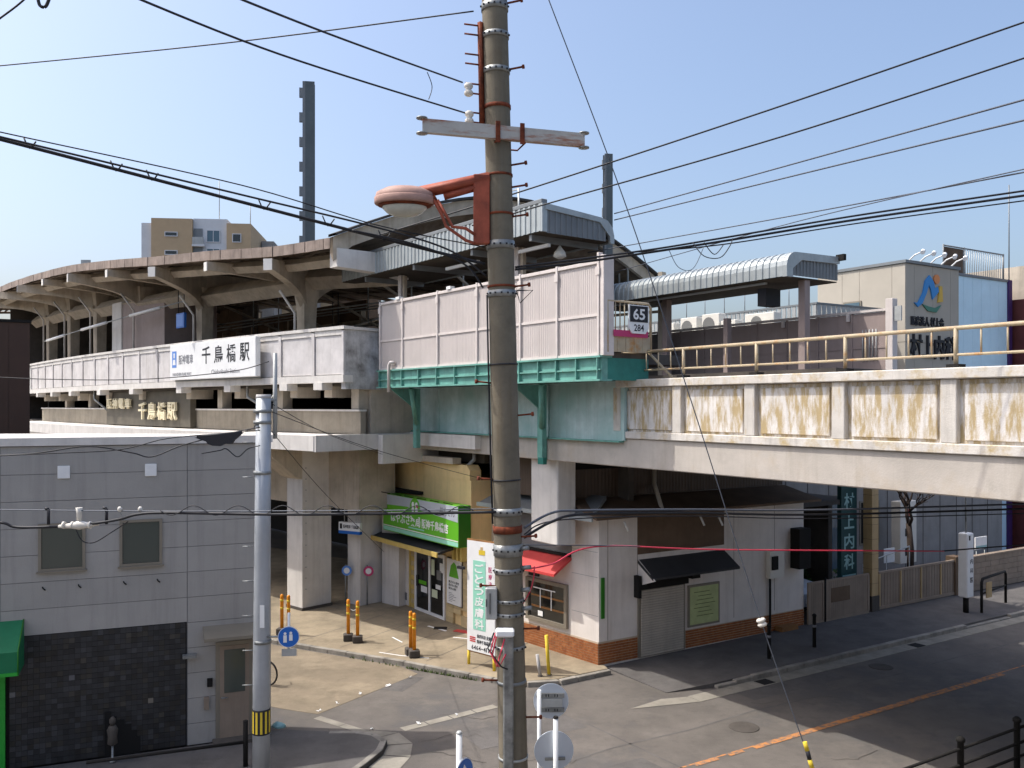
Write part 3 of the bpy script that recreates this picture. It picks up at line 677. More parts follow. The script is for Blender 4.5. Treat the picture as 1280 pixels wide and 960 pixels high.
for a, b in zip(bp, bp[1:]):
    sbox('parapet_panel', S, 'parapet', a+.11, b-.11, .02, .049, 7.75, 8.93); sbox('pilaster', S, 'parapet', b-.08, b+.08, -.02, .048, 7.73, 9.06)
    sbox('shadow_ledge', S, 'white_conc', a+.1, b-.1, -.01, .045, 8.94, 9.09)
sbox('pilaster', S, 'parapet', 0, .1, -.02, .05, 7.73, 9.06)
sbox('parapet_end', S, 'stain_conc', .0, .2, .051, 1.5, 7.3, 9.1); sbox('parapet_end_coping', S, 'white_conc', -.05, .3, .33, 1.55, 9.102, 9.19)
sbox('platform_slab', S, 'dark_conc', .2, 70, .26, 4.5, 7.5, 7.95)
for s in (1.2, 3.1, 6.7, 10.5, 15.2, 19.3, 23.8, 27.5, 31):
    b = sbox('beam_end', S, 'white_conc', s-.22, s+.22, -.1, .3, 7.28, 7.499); sbox('cantilever', S, 'beige_conc', s-.2, s+.2, .301, 1.2, 7.05, 7.499)
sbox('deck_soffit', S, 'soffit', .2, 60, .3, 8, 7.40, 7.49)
# concourse storey
sbox('dado', S, 'dado', 0.1, 34, .7, .9, 5.92, 6.62); sbox('dado_cap', S, 'white_conc', .1, 34, .65, .95, 6.621, 6.68)
sbox('name_wall', S, 'plaque', 10.7, 19.9, .45, .69, 5.95, 7.39)
for s in (.4, 4.6, 8.8, 20.1, 23.5, 28.0): sbox('post', S, 'beige_conc', s-.18, s+.18, .72, 1.1, 6.69, 7.39)
sbox('corner_wall', S, 'beige_conc', .1, .5, 1.11, 3.5, 5.92, 7.39)
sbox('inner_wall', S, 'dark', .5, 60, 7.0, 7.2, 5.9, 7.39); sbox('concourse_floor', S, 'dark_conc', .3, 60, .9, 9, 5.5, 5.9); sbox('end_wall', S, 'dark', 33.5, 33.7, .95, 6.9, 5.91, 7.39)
sbox('ledge', S, 'white_conc', 0.0, 34, -1.05, .9, 5.60, 5.90); sbox('ledge_lip', S, 'white_conc', -.03, 34, -1.12, -1.051, 5.47, 5.92)
sbox('ledge_return', S, 'white_conc', -.12, -.001, -1.1, 3.2, 5.45, 5.93)
for (s, z0, z1) in ((6.0, 6.75, 7.2), (21.2, 6.75, 7.2)):
    tb('drain_pipe', S, 'galv', [stn(s,.3,7.5), stn(s,.3,7.1), stn(s-1.2,.5,6.6)], .05, 6)
for s, z in ((6.8, 7.15), (7.9, 7.2), (3.9, 7.15)):
    MB().lathe([(.06,z+.1),(.16,z),(.16,z-.05),(.04,z-.06)], *stn(s,3.4,0)[:2], 10).build('ceiling_lamp', 'white', S)
# pillars and entrance below
p = sbox('pillar', S, 'white_conc', 2.86, 3.75, .47, 1.6, 0.1, 5.45); sbox('pillar_base', p, 'dark_conc', 2.83, 3.78, .44, 1.63, .1, .2)
for k in range(12):
    for dz in (0,): MB().lathe([(.02,0),(.02,.01)], 0, 0, 6).build('bolt', 'galv', p).matrix_local = Matrix.Translation(stn(2.845,.6,0.8+k*.36)) @ Matrix.Rotation(R(90), 4, 'X')
MB(lambda a, b, z: stn(a, b, z)).add([(2.86,-1.0,5.46),(3.75,-1.0,5.46),(3.75,.469,5.46),(2.86,.469,5.46),(2.86,.2,4.5),(3.75,.2,4.5),(3.75,.469,4.4),(2.86,.469,4.4)],
    [(0,1,2,3),(4,7,6,5),(0,4,5,1),(1,5,6,2),(2,6,7,3),(3,7,4,0)]).build('haunch', 'beige_conc', p)
sbox('pillar', S, 'white_conc', 9.5, 10.4, .47, 1.6, 0.1, 5.45)
sbox('lintel', S, 'beige_conc', 1.2, 34, 1.5, 3.0, 3.4, 5.44)
sbox('gate_post', S, 'white_conc', 2.05, 2.75, 2.2, 3.6, .1, 3.39)
sbox('gate_post', S, 'white_conc', 1.0, 1.9, 3.0, 3.9, .1, 3.39)
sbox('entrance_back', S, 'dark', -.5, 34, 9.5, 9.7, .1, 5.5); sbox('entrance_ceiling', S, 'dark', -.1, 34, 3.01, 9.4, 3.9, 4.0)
sbox('entrance_side', S, 'dark_conc', .55, .8, 3.95, 9.4, .1, 3.9)
sbox('side_beam', S, 'white_conc', -.35, -.13, 1.2, 4.5, 5.0, 5.9)
# name sign on the parapet
L = 6.1
ns = sempty('station_sign', 'long white station name board with a blue emblem on the parapet', 'sign', 10.92, -.13, 7.72); ns.scale = (1.15, 1, 1)
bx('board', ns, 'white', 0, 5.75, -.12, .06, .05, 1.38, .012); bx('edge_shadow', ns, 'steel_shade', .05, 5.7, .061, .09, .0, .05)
bx('emblem', ns, 'signblue', .17, .5, -.126, -.121, .52, 1.14, .002); MB().prism([(.22,.62),(.45,.62),(.41,.82),(.26,.82)], -.130, -.127).build('emblem_mark', 'white', ns); bx('emblem_mark', ns, 'white', .29, .38, -.130, -.127, .88, 1.06)
text(ns, '阪神電車', 'ink_grey', .68, 1.72, .62, .98, -.122, .01); text(ns, 'HANSHIN RAILWAY', 'ink_grey', .22, 1.62, .2, .32, -.122, .006)
for i, ch in enumerate('千鳥橋駅'): text(ns, ch, 'ink', 2.35+i*.82, 2.93+i*.82, .58, 1.2, -.122, .012)
text(ns, 'Chidoribashi Station', 'ink_grey', 3.0, 4.8, .2, .36, -.122)
# raised letters on the plaque
for i, (lb, body, s0, w, dz, z0, h) in enumerate((('raised cream metal lettering of the railway name on the plaque wall', '阪神電車', 19.45, .62, .78, 6.66, .46),
                               ('raised cream metal lettering of the station name on the plaque wall', '千鳥橋駅', 15.5, .80, 1.0, 6.22, .72))):
    lt = thing('wall_letters', lb, 'lettering', (0, 0, 0), 0, 'cream letters on the plaque wall')
    for k, ch in enumerate(body):
        pos = stn(s0-k*dz, .45, z0); t = _cache[round(s0-k*dz, 3)][2]
        e = text(lt, ch, 'letters', 0, w, 0, h, -.06, .022, .09, 'letter')
        e.location = pos; e.rotation_euler = (0, 0, -t)

# ------------------------------------------------------------------ station roof: curved eave, concrete arms, brown fascia
RF = thing('station_roof', 'curved station roof with brown fascia on flared concrete columns above the platform', 'roof', (0, 0, 0))
tips = [(-5.32,26.25,11.42),(-7.47,27.94,11.46),(-10.17,30.08,11.70),(-13.05,32.63,11.94),(-16.07,35.58,12.29),(-19.3,38.89,12.62),(-22.06,41.98,12.83),(-25.33,45.83,13.05),(-29.2,50.67,13.30),(-34.0,57.0,13.5),(-40,65,13.6)]
cols_ = [(-7.12,30.5),(-12.48,35.74),(-16.9,40.41),(-21.19,45.25),(-24.58,49.33),(-28.23,54.0),(-32.0,59.2)]
def inward(i):
    a = tips[max(0, i-1)]; b = tips[min(len(tips)-1, i+1)]; d = Vector((b[0]-a[0], b[1]-a[1])).normalized(); return Vector((d.y, -d.x)) if d.y > 0 else Vector((-d.y, d.x))
# interpolate the eave
ev = []
for i in range(len(tips)-1):
    for k in range(6):
        t = k/6; a, b = Vector(tips[i]), Vector(tips[i+1])
        p0 = Vector(tips[max(0, i-1)]); p3 = Vector(tips[min(len(tips)-1, i+2)])
        q = .5*((2*a)+(-p0+b)*t+(2*p0-5*a+4*b-p3)*t*t+(-p0+3*a-3*b+p3)*t**3); ev.append(q)
ev.append(Vector(tips[-1]))
INW = Vector((.73, .68, 0)).normalized(); SPAN = 16.0
def arch(u, z, f=1.0): return z+.32+2.2*f*math.sin(math.pi*min(1, max(0, u)))+.1*u*f
def rise(i): return .2+.8*max(0.0, 1-i/5.0)**1.5
us = [0, .06, .14, .24, .34, .44, .5, .56, .66, .76, .86, .94, 1]
vs = []; k = len(us)
for lay, dz in ((0, 0), (1, -.12)):
    for i_, p in enumerate(ev):
        for u in us:
            q = p+INW*(u*SPAN-.12); vs.append((q.x, q.y, arch(u, p.z, rise(i_))+dz))
n = len(ev); fs = []
for i in range(n-1):
    for j in range(k-1): fs.append((i*k+j, i*k+j+1, (i+1)*k+j+1, (i+1)*k+j))
top = MB().add(vs[:n*k], fs).build('roof_sheet', 'roof_dark', RF); MB().add(vs[n*k:], fs).build('roof_underside', 'roof_under', RF)
# fascia pieces along the eave
for i in range(0, n-1):
    a, b = ev[i], ev[i+1]; d = (b-a); d.z = 0; Ls = d.length; d.normalize(); nr = Vector((d.y, -d.x, 0))
    if nr.dot(INW) > 0: nr = -nr
    h0 = random.uniform(-.015, .015); q = []
    for (pt, e) in ((a, .012), (b, -.012)):
        for (o, z) in ((.13, .05), (.13, .37), (.16, .37), (.16, .05)):
            w_ = pt+d*e+nr*(o+h0); q.append((w_.x, w_.y, pt.z+z))
    MB().add(q, [(0,1,2,3),(7,6,5,4),(0,4,5,1),(1,5,6,2),(2,6,7,3),(3,7,4,0)]).build('fascia_piece', 'roof_brown', RF)
# end arch band facing the camera
e0 = ev[0]-Vector((-.72,.69,0))*-.02; ab = MB(); vs = []
for u in [i/24 for i in range(25)]:
    q = ev[0]+INW*(u*SPAN-.12); f_ = Vector((.69, -.72, 0))
    for (o, dz) in ((.0, .06), (.16, .06), (.16, -.42-(.25 if u < .02 else 0)), (.0, -.42)):
        vs.append((q.x+f_.x*o, q.y+f_.y*o, arch(u, ev[0].z)+dz))
fs = []
for i in range(24):
    for j in range(4): fs.append((i*4+j, i*4+(j+1) % 4, i*4+4+(j+1) % 4, i*4+4+j))
ab.add(vs, fs).build('end_arch', 'canopy_conc', RF)
vs = [];
for u in [i/24 for i in range(25)]:
    q = ev[0]+INW*(u*SPAN-.12); f_ = Vector((.69, -.72, 0))
    for (o, dz) in ((-.1, .10), (.32, .10), (.32, .02), (-.1, .02)): vs.append((q.x+f_.x*o, q.y+f_.y*o, arch(u, ev[0].z)+dz+.06))
MB().add(vs, fs).build('arch_flashing', 'roof_dark', RF)
def arm(tip, root, drop_t, drop_r, w, m='canopy_conc', nm='roof_arm', ext=0.0, cap=False):
    a = Vector(tip); r = Vector((root[0], root[1], 0)); d = (r-Vector((a.x, a.y, 0))); Ls = d.length; d.normalize(); sd = Vector((-d.y, d.x, 0))*w/2
    prof = []; N = 8
    topz = a.z+.06
    for i in range(N+1):
        t = i/N; prof.append((t*(Ls+ext), topz+.02*t*Ls, topz-drop_t-(drop_r-drop_t)*(.42*t+.58*t**5)))
    vs = []
    for (x, z1, z0) in prof:
        for s_ in (-1, 1):
            vs.append(tuple(Vector((a.x, a.y, 0))+d*x+sd*s_+Vector((0,0,z1)))); vs.append(tuple(Vector((a.x, a.y, 0))+d*x+sd*s_+Vector((0,0,z0))))
    fs = []
    for i in range(N):
        o = 4*i
        fs += [(o,o+4,o+5,o+1), (o+2,o+3,o+7,o+6), (o,o+2,o+6,o+4), (o+1,o+5,o+7,o+3)]
    fs += [(0,1,3,2), (4*N, 4*N+2, 4*N+3, 4*N+1)]
    o = MB().add(vs, fs).build(nm, m, RF)
    if cap:
        q = []
        for k_ in (-.03, -.002):
            for s_ in (-1.06, 1.06):
                for z_ in (topz-.01, topz-drop_t-.03): q.append(tuple(Vector((a.x, a.y, 0))+d*k_+sd*s_+Vector((0,0,z_))))
        MB().add(q, [(0,1,3,2),(4,6,7,5),(0,4,5,1),(2,3,7,6),(0,2,6,4),(1,5,7,3)]).build('arm_end', 'arm_sunlit', o)  # pale plate imitates sun falling on the arm tip
    return o
mains = [1, 3, 5, 7, 8, 9]
for ti, c in zip(mains, cols_):
    t = tips[ti]; z = t[2]
    arm((t[0]-INW.x*.3, t[1]-INW.y*.3, z-.08), c, .34, 1.5, .28, cap=True); 
    # inner half of the frame
    inn = (c[0]+INW.x*2.6, c[1]+INW.y*2.6, z+.1); arm(inn, c, .3, 1.6, .3)
    mb = MB().tube([(c[0],c[1],7.9),(c[0],c[1],9.6),(c[0],c[1],z-1.2),(c[0],c[1],z-.4)], [.33,.33,.36,.5], 4)
    cc = mb.build('column', 'canopy_conc', RF)
    for f in cc.data.polygons: f.use_smooth = False
    tb('column_pipe', cc, 'offwhite', [(c[0]-.32,c[1]-.36,7.9),(c[0]-.32,c[1]-.36,z-1.5),(c[0]-.75,c[1]-.7,z-.75)], .045, 6)
arm(tips[0], (tips[0][0]+INW.x*2.6, tips[0][1]+INW.y*2.6), .55, .7, .42, 'white_conc')
for ti in (2, 4, 6): arm((tips[ti][0]-INW.x*.3, tips[ti][1]-INW.y*.3, tips[ti][2]-.08), (tips[ti][0]+INW.x*3.6, tips[ti][1]+INW.y*3.6), .28, .7, .22, cap=True)
# edge beams between the columns
for a, b in zip([(-5.43+INW.x*2.4, 26.8+INW.y*2.4)]+cols_, cols_):
    za = 11.05+.1*max(0, -a[0]-8)*.6; A = Vector((a[0], a[1], za)); B = Vector((b[0], b[1], za+.12))
    mb = MB().tube([A, B], .38, 4, True); o = mb.build('edge_beam', 'canopy_conc', RF)
    for f in o.data.polygons: f.use_smooth = False
for a, b in zip(tips, tips[1:-1]):
    A = Vector((a[0],a[1],a[2]-.12))+INW*.75; B = Vector((b[0],b[1],b[2]-.12))+INW*.75
    o = MB().tube([A, B], .2, 4).build('purlin', 'canopy_conc', RF)
    for f in o.data.polygons: f.use_smooth = False
for j, u in enumerate((.025, .05, .075, .1, .125, .15, .175, .2, .25, .3, .4, .5, .62, .74, .86)):
    pts = [(p+INW*(u*SPAN-.12)) for p in ev[::6]]
    tb('purlin', RF, 'roof_under', [(q.x, q.y, arch(u, q.z, rise(i_*6))-.2) for i_, q in enumerate(pts)], .06, 4)
for i in range(0, n, 4):
    p_ = ev[i]; tb('rib', RF, 'roof_under', [((p_+INW*(u*SPAN)).x, (p_+INW*(u*SPAN)).y, arch(u, p_.z, rise(i))-.28) for u in us[1:]], .09, 4)
# pipe on the underside and light fittings along the platform
pl_ = [(-25.5,48.0,10.3),(-21.5,43.6,10.5),(-17.2,39.2,10.75),(-13.2,35.4,11.0)]
for a, b in zip(pl_, pl_[1:]):
    A, B = Vector(a), Vector(b); m1 = A.lerp(B, .12); m2 = A.lerp(B, .88)
    tb('light_tube', RF, 'white', [A.lerp(B, .08), A.lerp(B, .62)], .07, 6); tb('conduit', RF, 'steel_grey', [A, B], .025, 6)
bx('roof_sign', RF, 'steel_grey', -19.4, -18.98, 39.6, 39.65, 13.0, 13.36)
sbox('shed_dark_screen', S, 'dark_conc', 46, 46.3, .4, 14, 5.9, 14.2)  # added cross wall, its dark colour stands in for the dim shed depth
# lift shaft on the platform
ls = thing('lift_shaft', 'white and grey box shaft standing on the platform under the roof', 'lift shaft', (*stn(21.4, 1.2, 0)[:2], 7.95), -46)
bx('shaft', ls, 'brownwall', 1.2, 6.0, .01, 2.4, 0, 3.6); bx('white_face', ls, 'white_conc', 0, 1.19, -.05, 2.4, 0, 3.75, .02)
# hanging signs on the platform
for (s, d, z, w, lb, m_) in ((12.9, .9, 9.95, .75, 'blue hanging platform sign under the station roof', 'blue'), (23.0, 2.0, 9.3, .7, 'dark hanging platform sign near the far end of the roof', 'ink'), (8.6, 5.5, 9.4, .6, 'yellow hanging platform sign in the dim train shed', 'yellow')):
    h = sempty('hanging_sign', lb, 'sign', s, d, z)
    bx('board', h, m_, 0, w, -.05, .05, 0, .6); tb('hanger', h, 'ink', [(.1,0,.6),(.1,0,2.0)], .02, 5); tb('hanger', h, 'ink', [(w-.1,0,.6),(w-.1,0,2.0)], .02, 5)
    if m_ == 'blue': bx('panel', h, 'signblue', .05, w-.1, -.056, -.051, .06, .54)
# far side of the train shed
fs_ = thing('train_shed_wall', 'dim far wall and clutter of the train shed under the station roof', 'wall', (0, 0, 0))
for k in range(26):
    s0 = -3+k*3.0
    sbox('wall_panel', fs_, 'shop_brown' if k % 3 else 'dark_conc', s0+.03, s0+2.97, 13.4, 13.5, 7.0, 9.6 if k < 7 else (12.6 if k < 12 else 16.0)); sbox('post', fs_, 'canopy_conc', s0-.1, s0+.1, 13.0, 13.3, 7.0, 12.0)
sbox('high_rail', fs_, 'beige_conc', -3, 75, 13.2, 13.4, 11.2, 11.5); sbox('low_rail', fs_, 'beige_conc', -3, 75, 12.9, 13.0, 10.4, 10.5)
for k in range(5): tb('cable_tray', fs_, 'steel_grey', [stn(-2+0*s, 4.5+k*1.7, 10.6+.2*(k % 3)) if s == 0 else stn(s, 4.5+k*1.7, 10.6+.2*(k % 3)) for s in (0, 8, 16, 24, 32)], .03, 5)
for k in range(9): tb('hanger', fs_, 'steel_grey', [stn(1+k*3.4, 6+.4*(k % 3), 13), stn(1+k*3.4, 6+.4*(k % 3), 10.2)], .03, 5)
for k in range(8): o = tb('truss_brace', fs_, 'canopy_conc', [stn(k*4, 4.4, 11.4), stn(k*4+2, 9, 10.3), stn(k*4+4, 13, 11.4)], .07, 4)

# ------------------------------------------------------------------ pharmacy under the viaduct
ph = thing('pharmacy', 'small cream fronted pharmacy shop with glass sliding door under the railway', 'shop', (*FO, 0), FA)
bx('wall', ph, 'yellow_wall', -3.6, 1.5, .02, 5, .1, 4.55); 
MB().prism([(-3.55,4.55),(1.45,4.55),(1.45,4.85),(1.3,5.0),(-3.0,5.0),(-3.5,4.75)], .0, .4).build('upper_wall', 'yellow_wall', ph)
sd = bx('side_door', ph, 'yellow_trim', -3.2, -2.15, -.04, .02, .1, 2.2); bx('door_leaf', sd, 'offwhite', -2.85, -2.25, -.06, -.041, .14, 2.12); bx('louvre', sd, 'ac_grille', -2.75, -2.35, -.07, -.061, .3, .55)
for x in (-3.4, -2.0):
    for k in range(14): bx('trim_block', ph, 'beige_tile' if k % 2 else 'yellow_trim', x-.1, x+.12, -.05, .019, .12+k*.155, .265+k*.155)
gdr = MB().box(-1.85, .08, -.06, .0, .1, .2).box(-1.85, .08, -.06, .0, 2.02, 2.12).box(-1.85,-1.74,-.06,0,.2,2.02).box(-.02,.08,-.06,0,.2,2.02).box(-.93,-.83,-.06,0,.2,2.02).build('sliding_door', 'white', ph)
bx('pane', gdr, 'glass_dark', -1.738, -.932, -.03, -.02, .2, 2.02); bx('pane', gdr, 'glass_dark', -.828, -.022, -.03, -.02, .2, 2.02)
bx('handle', gdr, 'ink', -1.70, -1.66, -.08, -.061, .9, 1.25)
for (x, z, w, h, m_) in ((-1.6,1.0,.5,.12,'green_sign'),(-.78,1.4,.2,.5,'paper'),(-.5,1.0,.3,.14,'white'),(-.45,1.3,.3,.3,'ac_grille'),(-1.45,.75,.4,.2,'white'),(-.75,.7,.35,.25,'paper'),(-.25,1.55,.2,.3,'white')):
    bx('notice', gdr, m_, x, x+w, -.036, -.031, z, z+h)
for k in range(12):
    for j in range(3):
        if random.random() < .9: bx('stone', ph, 'beige_tile', .16+j*.44+.006-(k%2)*.0, .16+j*.44+.43, -.045-random.random()*.015, .019, .12+k*.165, .278+k*.165)
ps = bx('poster', ph, 'white', .3, 1.12, -.11, -.07, .72, 2.1); bx('poster_frame', ps, 'ink', .27, 1.15, -.069, -.055, .69, 2.13)
MB().prism([(.45,1.55),(1.0,1.55),(.85,1.95),(.72,2.02),(.55,1.9)], -.116, -.111).build('print', 'green_sign', ps)
for k in range(3): text(ps, '処方せん受付', 'ink', .42, 1.02-.08*k, 1.36-.1*k, 1.44-.1*k, -.111, .01)
for k in range(6): bx('print_line', ps, 'ink_grey', .42, .62+.06*((k*7)%5), -.113, -.111, 1.05-k*.05, 1.065-k*.05)
cn = MB().prism([(.0,2.62),(-.85,2.40),(-.85,2.34),(0,2.5)], -3.5, 1.0, 'x').build('door_canopy', 'awn_dark', ph); bx('canopy_edge', cn, 'yellow_trim', -3.52, 1.02, -.9, -.851, 2.28, 2.42)
for x in (.95, 1.2, 1.42): bx('bracket', ph, 'yellow_trim', x-.05, x+.05, -.3, -.005, 2.15, 2.6)
# shop sign box
sg = thing('pharmacy_sign', 'bright green box sign of the pharmacy with white lettering', 'sign', (*loc_of(FO, FA, -2.83, -.7), 2.66), FA)
W = 4.77
bx('box', sg, 'green_sign', 0, W, 0, .42, 0, 1.22, .01); bx('box_side', sg, 'green_sign_dark', W+.001, W+.012, .005, .415, .02, 1.2)
MB().prism([(.02,1.205),(W-.02,1.205),(W-.02,.74),(W*.62,.86),(W*.35,.92),(.02,.86)], -.008, -.001).build('white_band', 'silver_blue', sg)
MB().tube([(W*.46,-.009,.90),(W*.46,-.016,.90)], .33, 28).build('round_badge', 'green_sign', sg)
for (a, m_) in ((45,'white'),(135,'white'),(225,'white'),(315,'white'),(20,'magenta')):
    x = W*.46+.16*math.cos(R(a)); z = .95+.11*math.sin(R(a)); MB().tube([(x,-.017,z),(x,-.022,z)], .085 if a != 20 else .06, 10).build('badge_petal', m_, sg)
text(sg, 'はやぶさ薬局', 'white', W*.12, W*.53, .34, .68, -.002, .02, .006); text(sg, '阪神千鳥橋店', 'white', W*.55, W*.88, .34, .64, -.002, .02, .006)
text(sg, '処方せん', 'ink_grey', W*.78, W*.96, .86, 1.12, -.009, .01); bx('white_line', sg, 'white', .02, W-.02, -.006, -.001, .17, .2); bx('pale_band', sg, 'mint', .02, W-.02, -.004, -.001, .03, .15)
bx('small_print', sg, 'mint', W*.37, W*.58, -.005, -.001, .26, .3)
for k in range(6): tb('spot_arm', sg, 'dark', [(.3+k*.8,.1,1.22),(.35+k*.8,-.25,1.30)], .012, 5)
MB().tube([(-.1,-.2,1.16),(-.25,-.42,1.26)], .07, 10).build('spot_lamp', 'white', sg)

# wall at the left of the pharmacy, hanging sign of the entrance, no-entry posts
hs = thing('entrance_sign', 'small white and blue hanging sign over the station entrance', 'sign', (-5.75, 29.4, 2.55), -30)
bx('board', hs, 'white', 0, .9, -.06, .06, .1, .38); bx('blue_band', hs, 'blue', 0, .9, -.064, .064, 0, .099); text(hs, '阪神電車 千鳥橋駅', 'ink', .2, .86, .18, .3, -.061, .01); bx('emblem', hs, 'ink', .05, .15, -.064, -.061, .16, .33)
for x in (.2, .7): tb('hanger', hs, 'steel_grey', [(x,0,.38),(x,0,.95)], .015, 5)
for (x, y, lb, m_) in ((-5.6, 29.6, 'blue round sign on a thin post left of the entrance', 'signblue'), (-4.85, 29.5, 'pink round sign on a thin post right of the entrance', 'magenta')):
    t_ = thing('entrance_post', lb, 'sign', (x, y, .11))
    tb('post', t_, 'galv', [(0,0,0),(0,0,1.35)], .025); MB().tube([(0.05,-.04,1.15),(0.05,-.055,1.15)], .17, 18).build('disc', m_, t_); MB().tube([(0.05,-.056,1.15),(0.05,-.06,1.15)], .1, 18).build('mark', 'white', t_)
# dim recess between pharmacy and corner building
rc = thing('viaduct_infill', 'dark recessed wall between the green pharmacy sign and the white pier', 'wall', (*FO, 0), FA)
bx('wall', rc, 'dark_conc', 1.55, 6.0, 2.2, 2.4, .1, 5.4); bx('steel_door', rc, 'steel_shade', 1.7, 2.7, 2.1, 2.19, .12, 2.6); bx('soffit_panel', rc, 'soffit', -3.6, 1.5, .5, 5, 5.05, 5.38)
tb('drain_pipe', rc, 'steel_grey', [(1.15,.35,5.4),(1.15,.35,5.15),(1.0,.2,4.95)], .06); bx('beam', rc, 'beige_conc', -3.0, .8, -.2, .1, 5.02, 5.2)
bx('white_ledge', rc, 'white_conc', -1.9, 2.6, -.55, -.1, 5.55, 5.94)

# ------------------------------------------------------------------ corner shop with brick base
cb_ = thing('corner_shop', 'white walled corner shop with brick base under the bridge', 'shop', (*CO, 0), CA)
LA = 129.6-CA; ldx, ldy = math.cos(R(LA)), math.sin(R(LA))      # heading of the left face in this frame
foot = [(0,0),(7.9,0),(7.9,7),(ldx*4.2+1.0,7),(ldx*4.2,ldy*4.2)]
MB().prism([(x,y) for x,y in foot], .0, 3.95, 'z').build('wall', 'shop_white', cb_)
def lf(x, y, z): return (ldx*x+ldy*y, ldy*x-ldx*y, z)       # left face: x away from the corner, y into the wall
def lbx(name, par, m, x0, x1, y0, y1, z0, z1, c=0.0): return MB(lf).box(x0, x1, y0, y1, z0, z1, c).build(name, m, par)
# bricks of the base: left face (sunlit) and road face
def bricks(name, tf, x0, x1, z0, z1):
    mb = MB(tf); r = 0; z = z0
    while z < z1-.03:
        x = x0-(.11 if r % 2 else 0)
        while x < x1:
            a, b = max(x0, x), min(x1, x+.21)
            if b-a > .02: mb.box(a, b, -.018-random.random()*.005, .0, z, z+.058)
            x += .221
        z += .069; r += 1
    return mb.build(name, 'brick', cb_, 'stuff')
MB(lf).box(-.0, 4.2, -.012, -.001, 0.1, .69).build('mortar_bed', 'mortar', cb_); bricks('brick_base', lf, 0.0, 4.2, .105, .68)
bx('mortar_bed', cb_, 'mortar', .0, 1.3, -.012, -.001, .1, .69)
bricks('brick_base', None, 0.0, 1.29, .105, .68); bx('mortar_bed', cb_, 'mortar', 3.0, 7.9, -.012, -.001, .1, .6); bricks('brick_base', None, 3.02, 7.9, .105, .6)
bx('corner_board', cb_, 'shop_white', -.0, .28, -.02, -.001, .7, 3.94)
# panel joints of the white wall
for z in (1.35, 2.35, 3.0): lbx('joint', cb_, 'steel_shade', .02, 1.0, -.003, -.0005, z, z+.008)
for x in (.3, 1.3, 4.9, 6.6): bx('joint', cb_, 'shop_brown', x, x+.012, -.003, -.0005, .7, 3.9)
# left window with shelves
wl_ = MB(lf).box(1.12,1.22,-.09,.0,.82,2.0).box(2.7,2.8,-.09,0,.82,2.0).box(1.22,2.7,-.09,0,.82,.92).box(1.22,2.7,-.09,0,1.9,2.0).build('shop_window', 'win_frame', cb_)
lbx('pane', wl_, 'glass_dark', 1.225, 2.695, -.03, -.02, .92, 1.9)
for z in (1.2, 1.5): lbx('shelf', wl_, 'wood', 1.25, 2.6, -.042, -.031, z, z+.05)
lbx('shelf_rail', wl_, 'white', 1.6, 2.5, -.05, -.043, 1.72, 1.75); lbx('shelf_rail', wl_, 'white', 1.75, 1.78, -.05, -.043, 1.2, 1.72); lbx('shelf_rail', wl_, 'white', 2.2, 2.23, -.05, -.043, 1.2, 1.72); lbx('label_card', wl_, 'white', 2.1, 2.3, -.06, -.051, .98, 1.12)
# red awning over it and dark grey panel above
MB(lf).add([(1.0,0,2.75),(3.6,0,2.75),(3.6,-.55,2.35),(1.1,-.55,2.35),(1.0,0,2.68),(3.6,0,2.68),(3.6,-.55,2.28),(1.1,-.55,2.28)], [(0,1,2,3),(7,6,5,4),(2,6,7,3),(0,3,7,4),(1,5,6,2),(0,4,5,1)]).build('red_awning', 'red', cb_)
lbx('grey_panel', cb_, 'steel_shade', 1.0, 4.1, -.02, -.001, 2.85, 3.75); lbx('awning_rail', cb_, 'dark', 1.0, 4.1, -.06, -.021, 2.76, 2.84)
lbx('wall_vent', cb_, 'ink', 2.3, 2.7, -.06, -.001, 2.05, 2.25)
bx('green_plate', cb_, 'green_sign_dark', .06, .16, -.06, -.021, 1.3, 2.35)
# road side: shutter, notice window, dark awning
sh = bx('shutter_frame', cb_, 'win_frame', 1.3, 2.97, -.05, -.001, .1, 2.05)
for k in range(26): bx('shutter_slat', sh, 'shutter', 1.38, 2.9, -.075, -.051, .12+k*.068, .12+k*.068+.06, .008)
bx('shutter_box', sh, 'dark', 1.28, 3.0, -.16, -.051, 1.92, 2.1)
MB().prism([(0,2.70),(-.62,2.30),(-.62,2.24),(0,2.62)], 1.3, 4.5, 'x').build('dark_awning', 'awn_dark', cb_); MB().prism([(0,2.72),(-.7,2.24),(0,2.0)], 1.32, 1.335, 'x').build('awning_cheek', 'shop_white', cb_)
nw = bx('notice_window', cb_, 'win_frame', 3.1, 4.3, -.04, -.001, .66, 1.82); bx('pane', nw, 'pale_green', 3.16, 4.24, -.05, -.041, .72, 1.76)
for k in range(7): bx('scribble', nw, 'weed', 3.3+.05*((k*3)%4), 3.9+.07*((k*5)%4), -.053, -.051, 1.6-k*.11, 1.615-k*.11)
bx('camera_box', cb_, 'dark', 3.05, 3.35, -.25, -.001, 2.05, 2.2); bx('bracket', cb_, 'dark', 1.18, 1.28, -.2, -.001, 1.72, 2.3)
bx('brown_upper', cb_, 'shop_brown', 1.31, 4.5, -.016, -.001, 2.84, 3.9)
mtr = bx('meter_box', cb_, 'ac', 6.25, 6.85, -.16, -.001, 1.7, 2.5); bx('dial', mtr, 'dark', 6.3, 6.55, -.2, -.161, 1.95, 2.35)
tb('conduit', cb_, 'dark', [(6.35,-.06,.2),(6.35,-.06,1.7)], .035, 6); bx('dark_sign', cb_, 'dark', 7.3, 7.8, -.35, -.001, 1.9, 3.1); bx('step', cb_, 'wood', 6.6, 7.3, -.3, -.02, .11, .25)
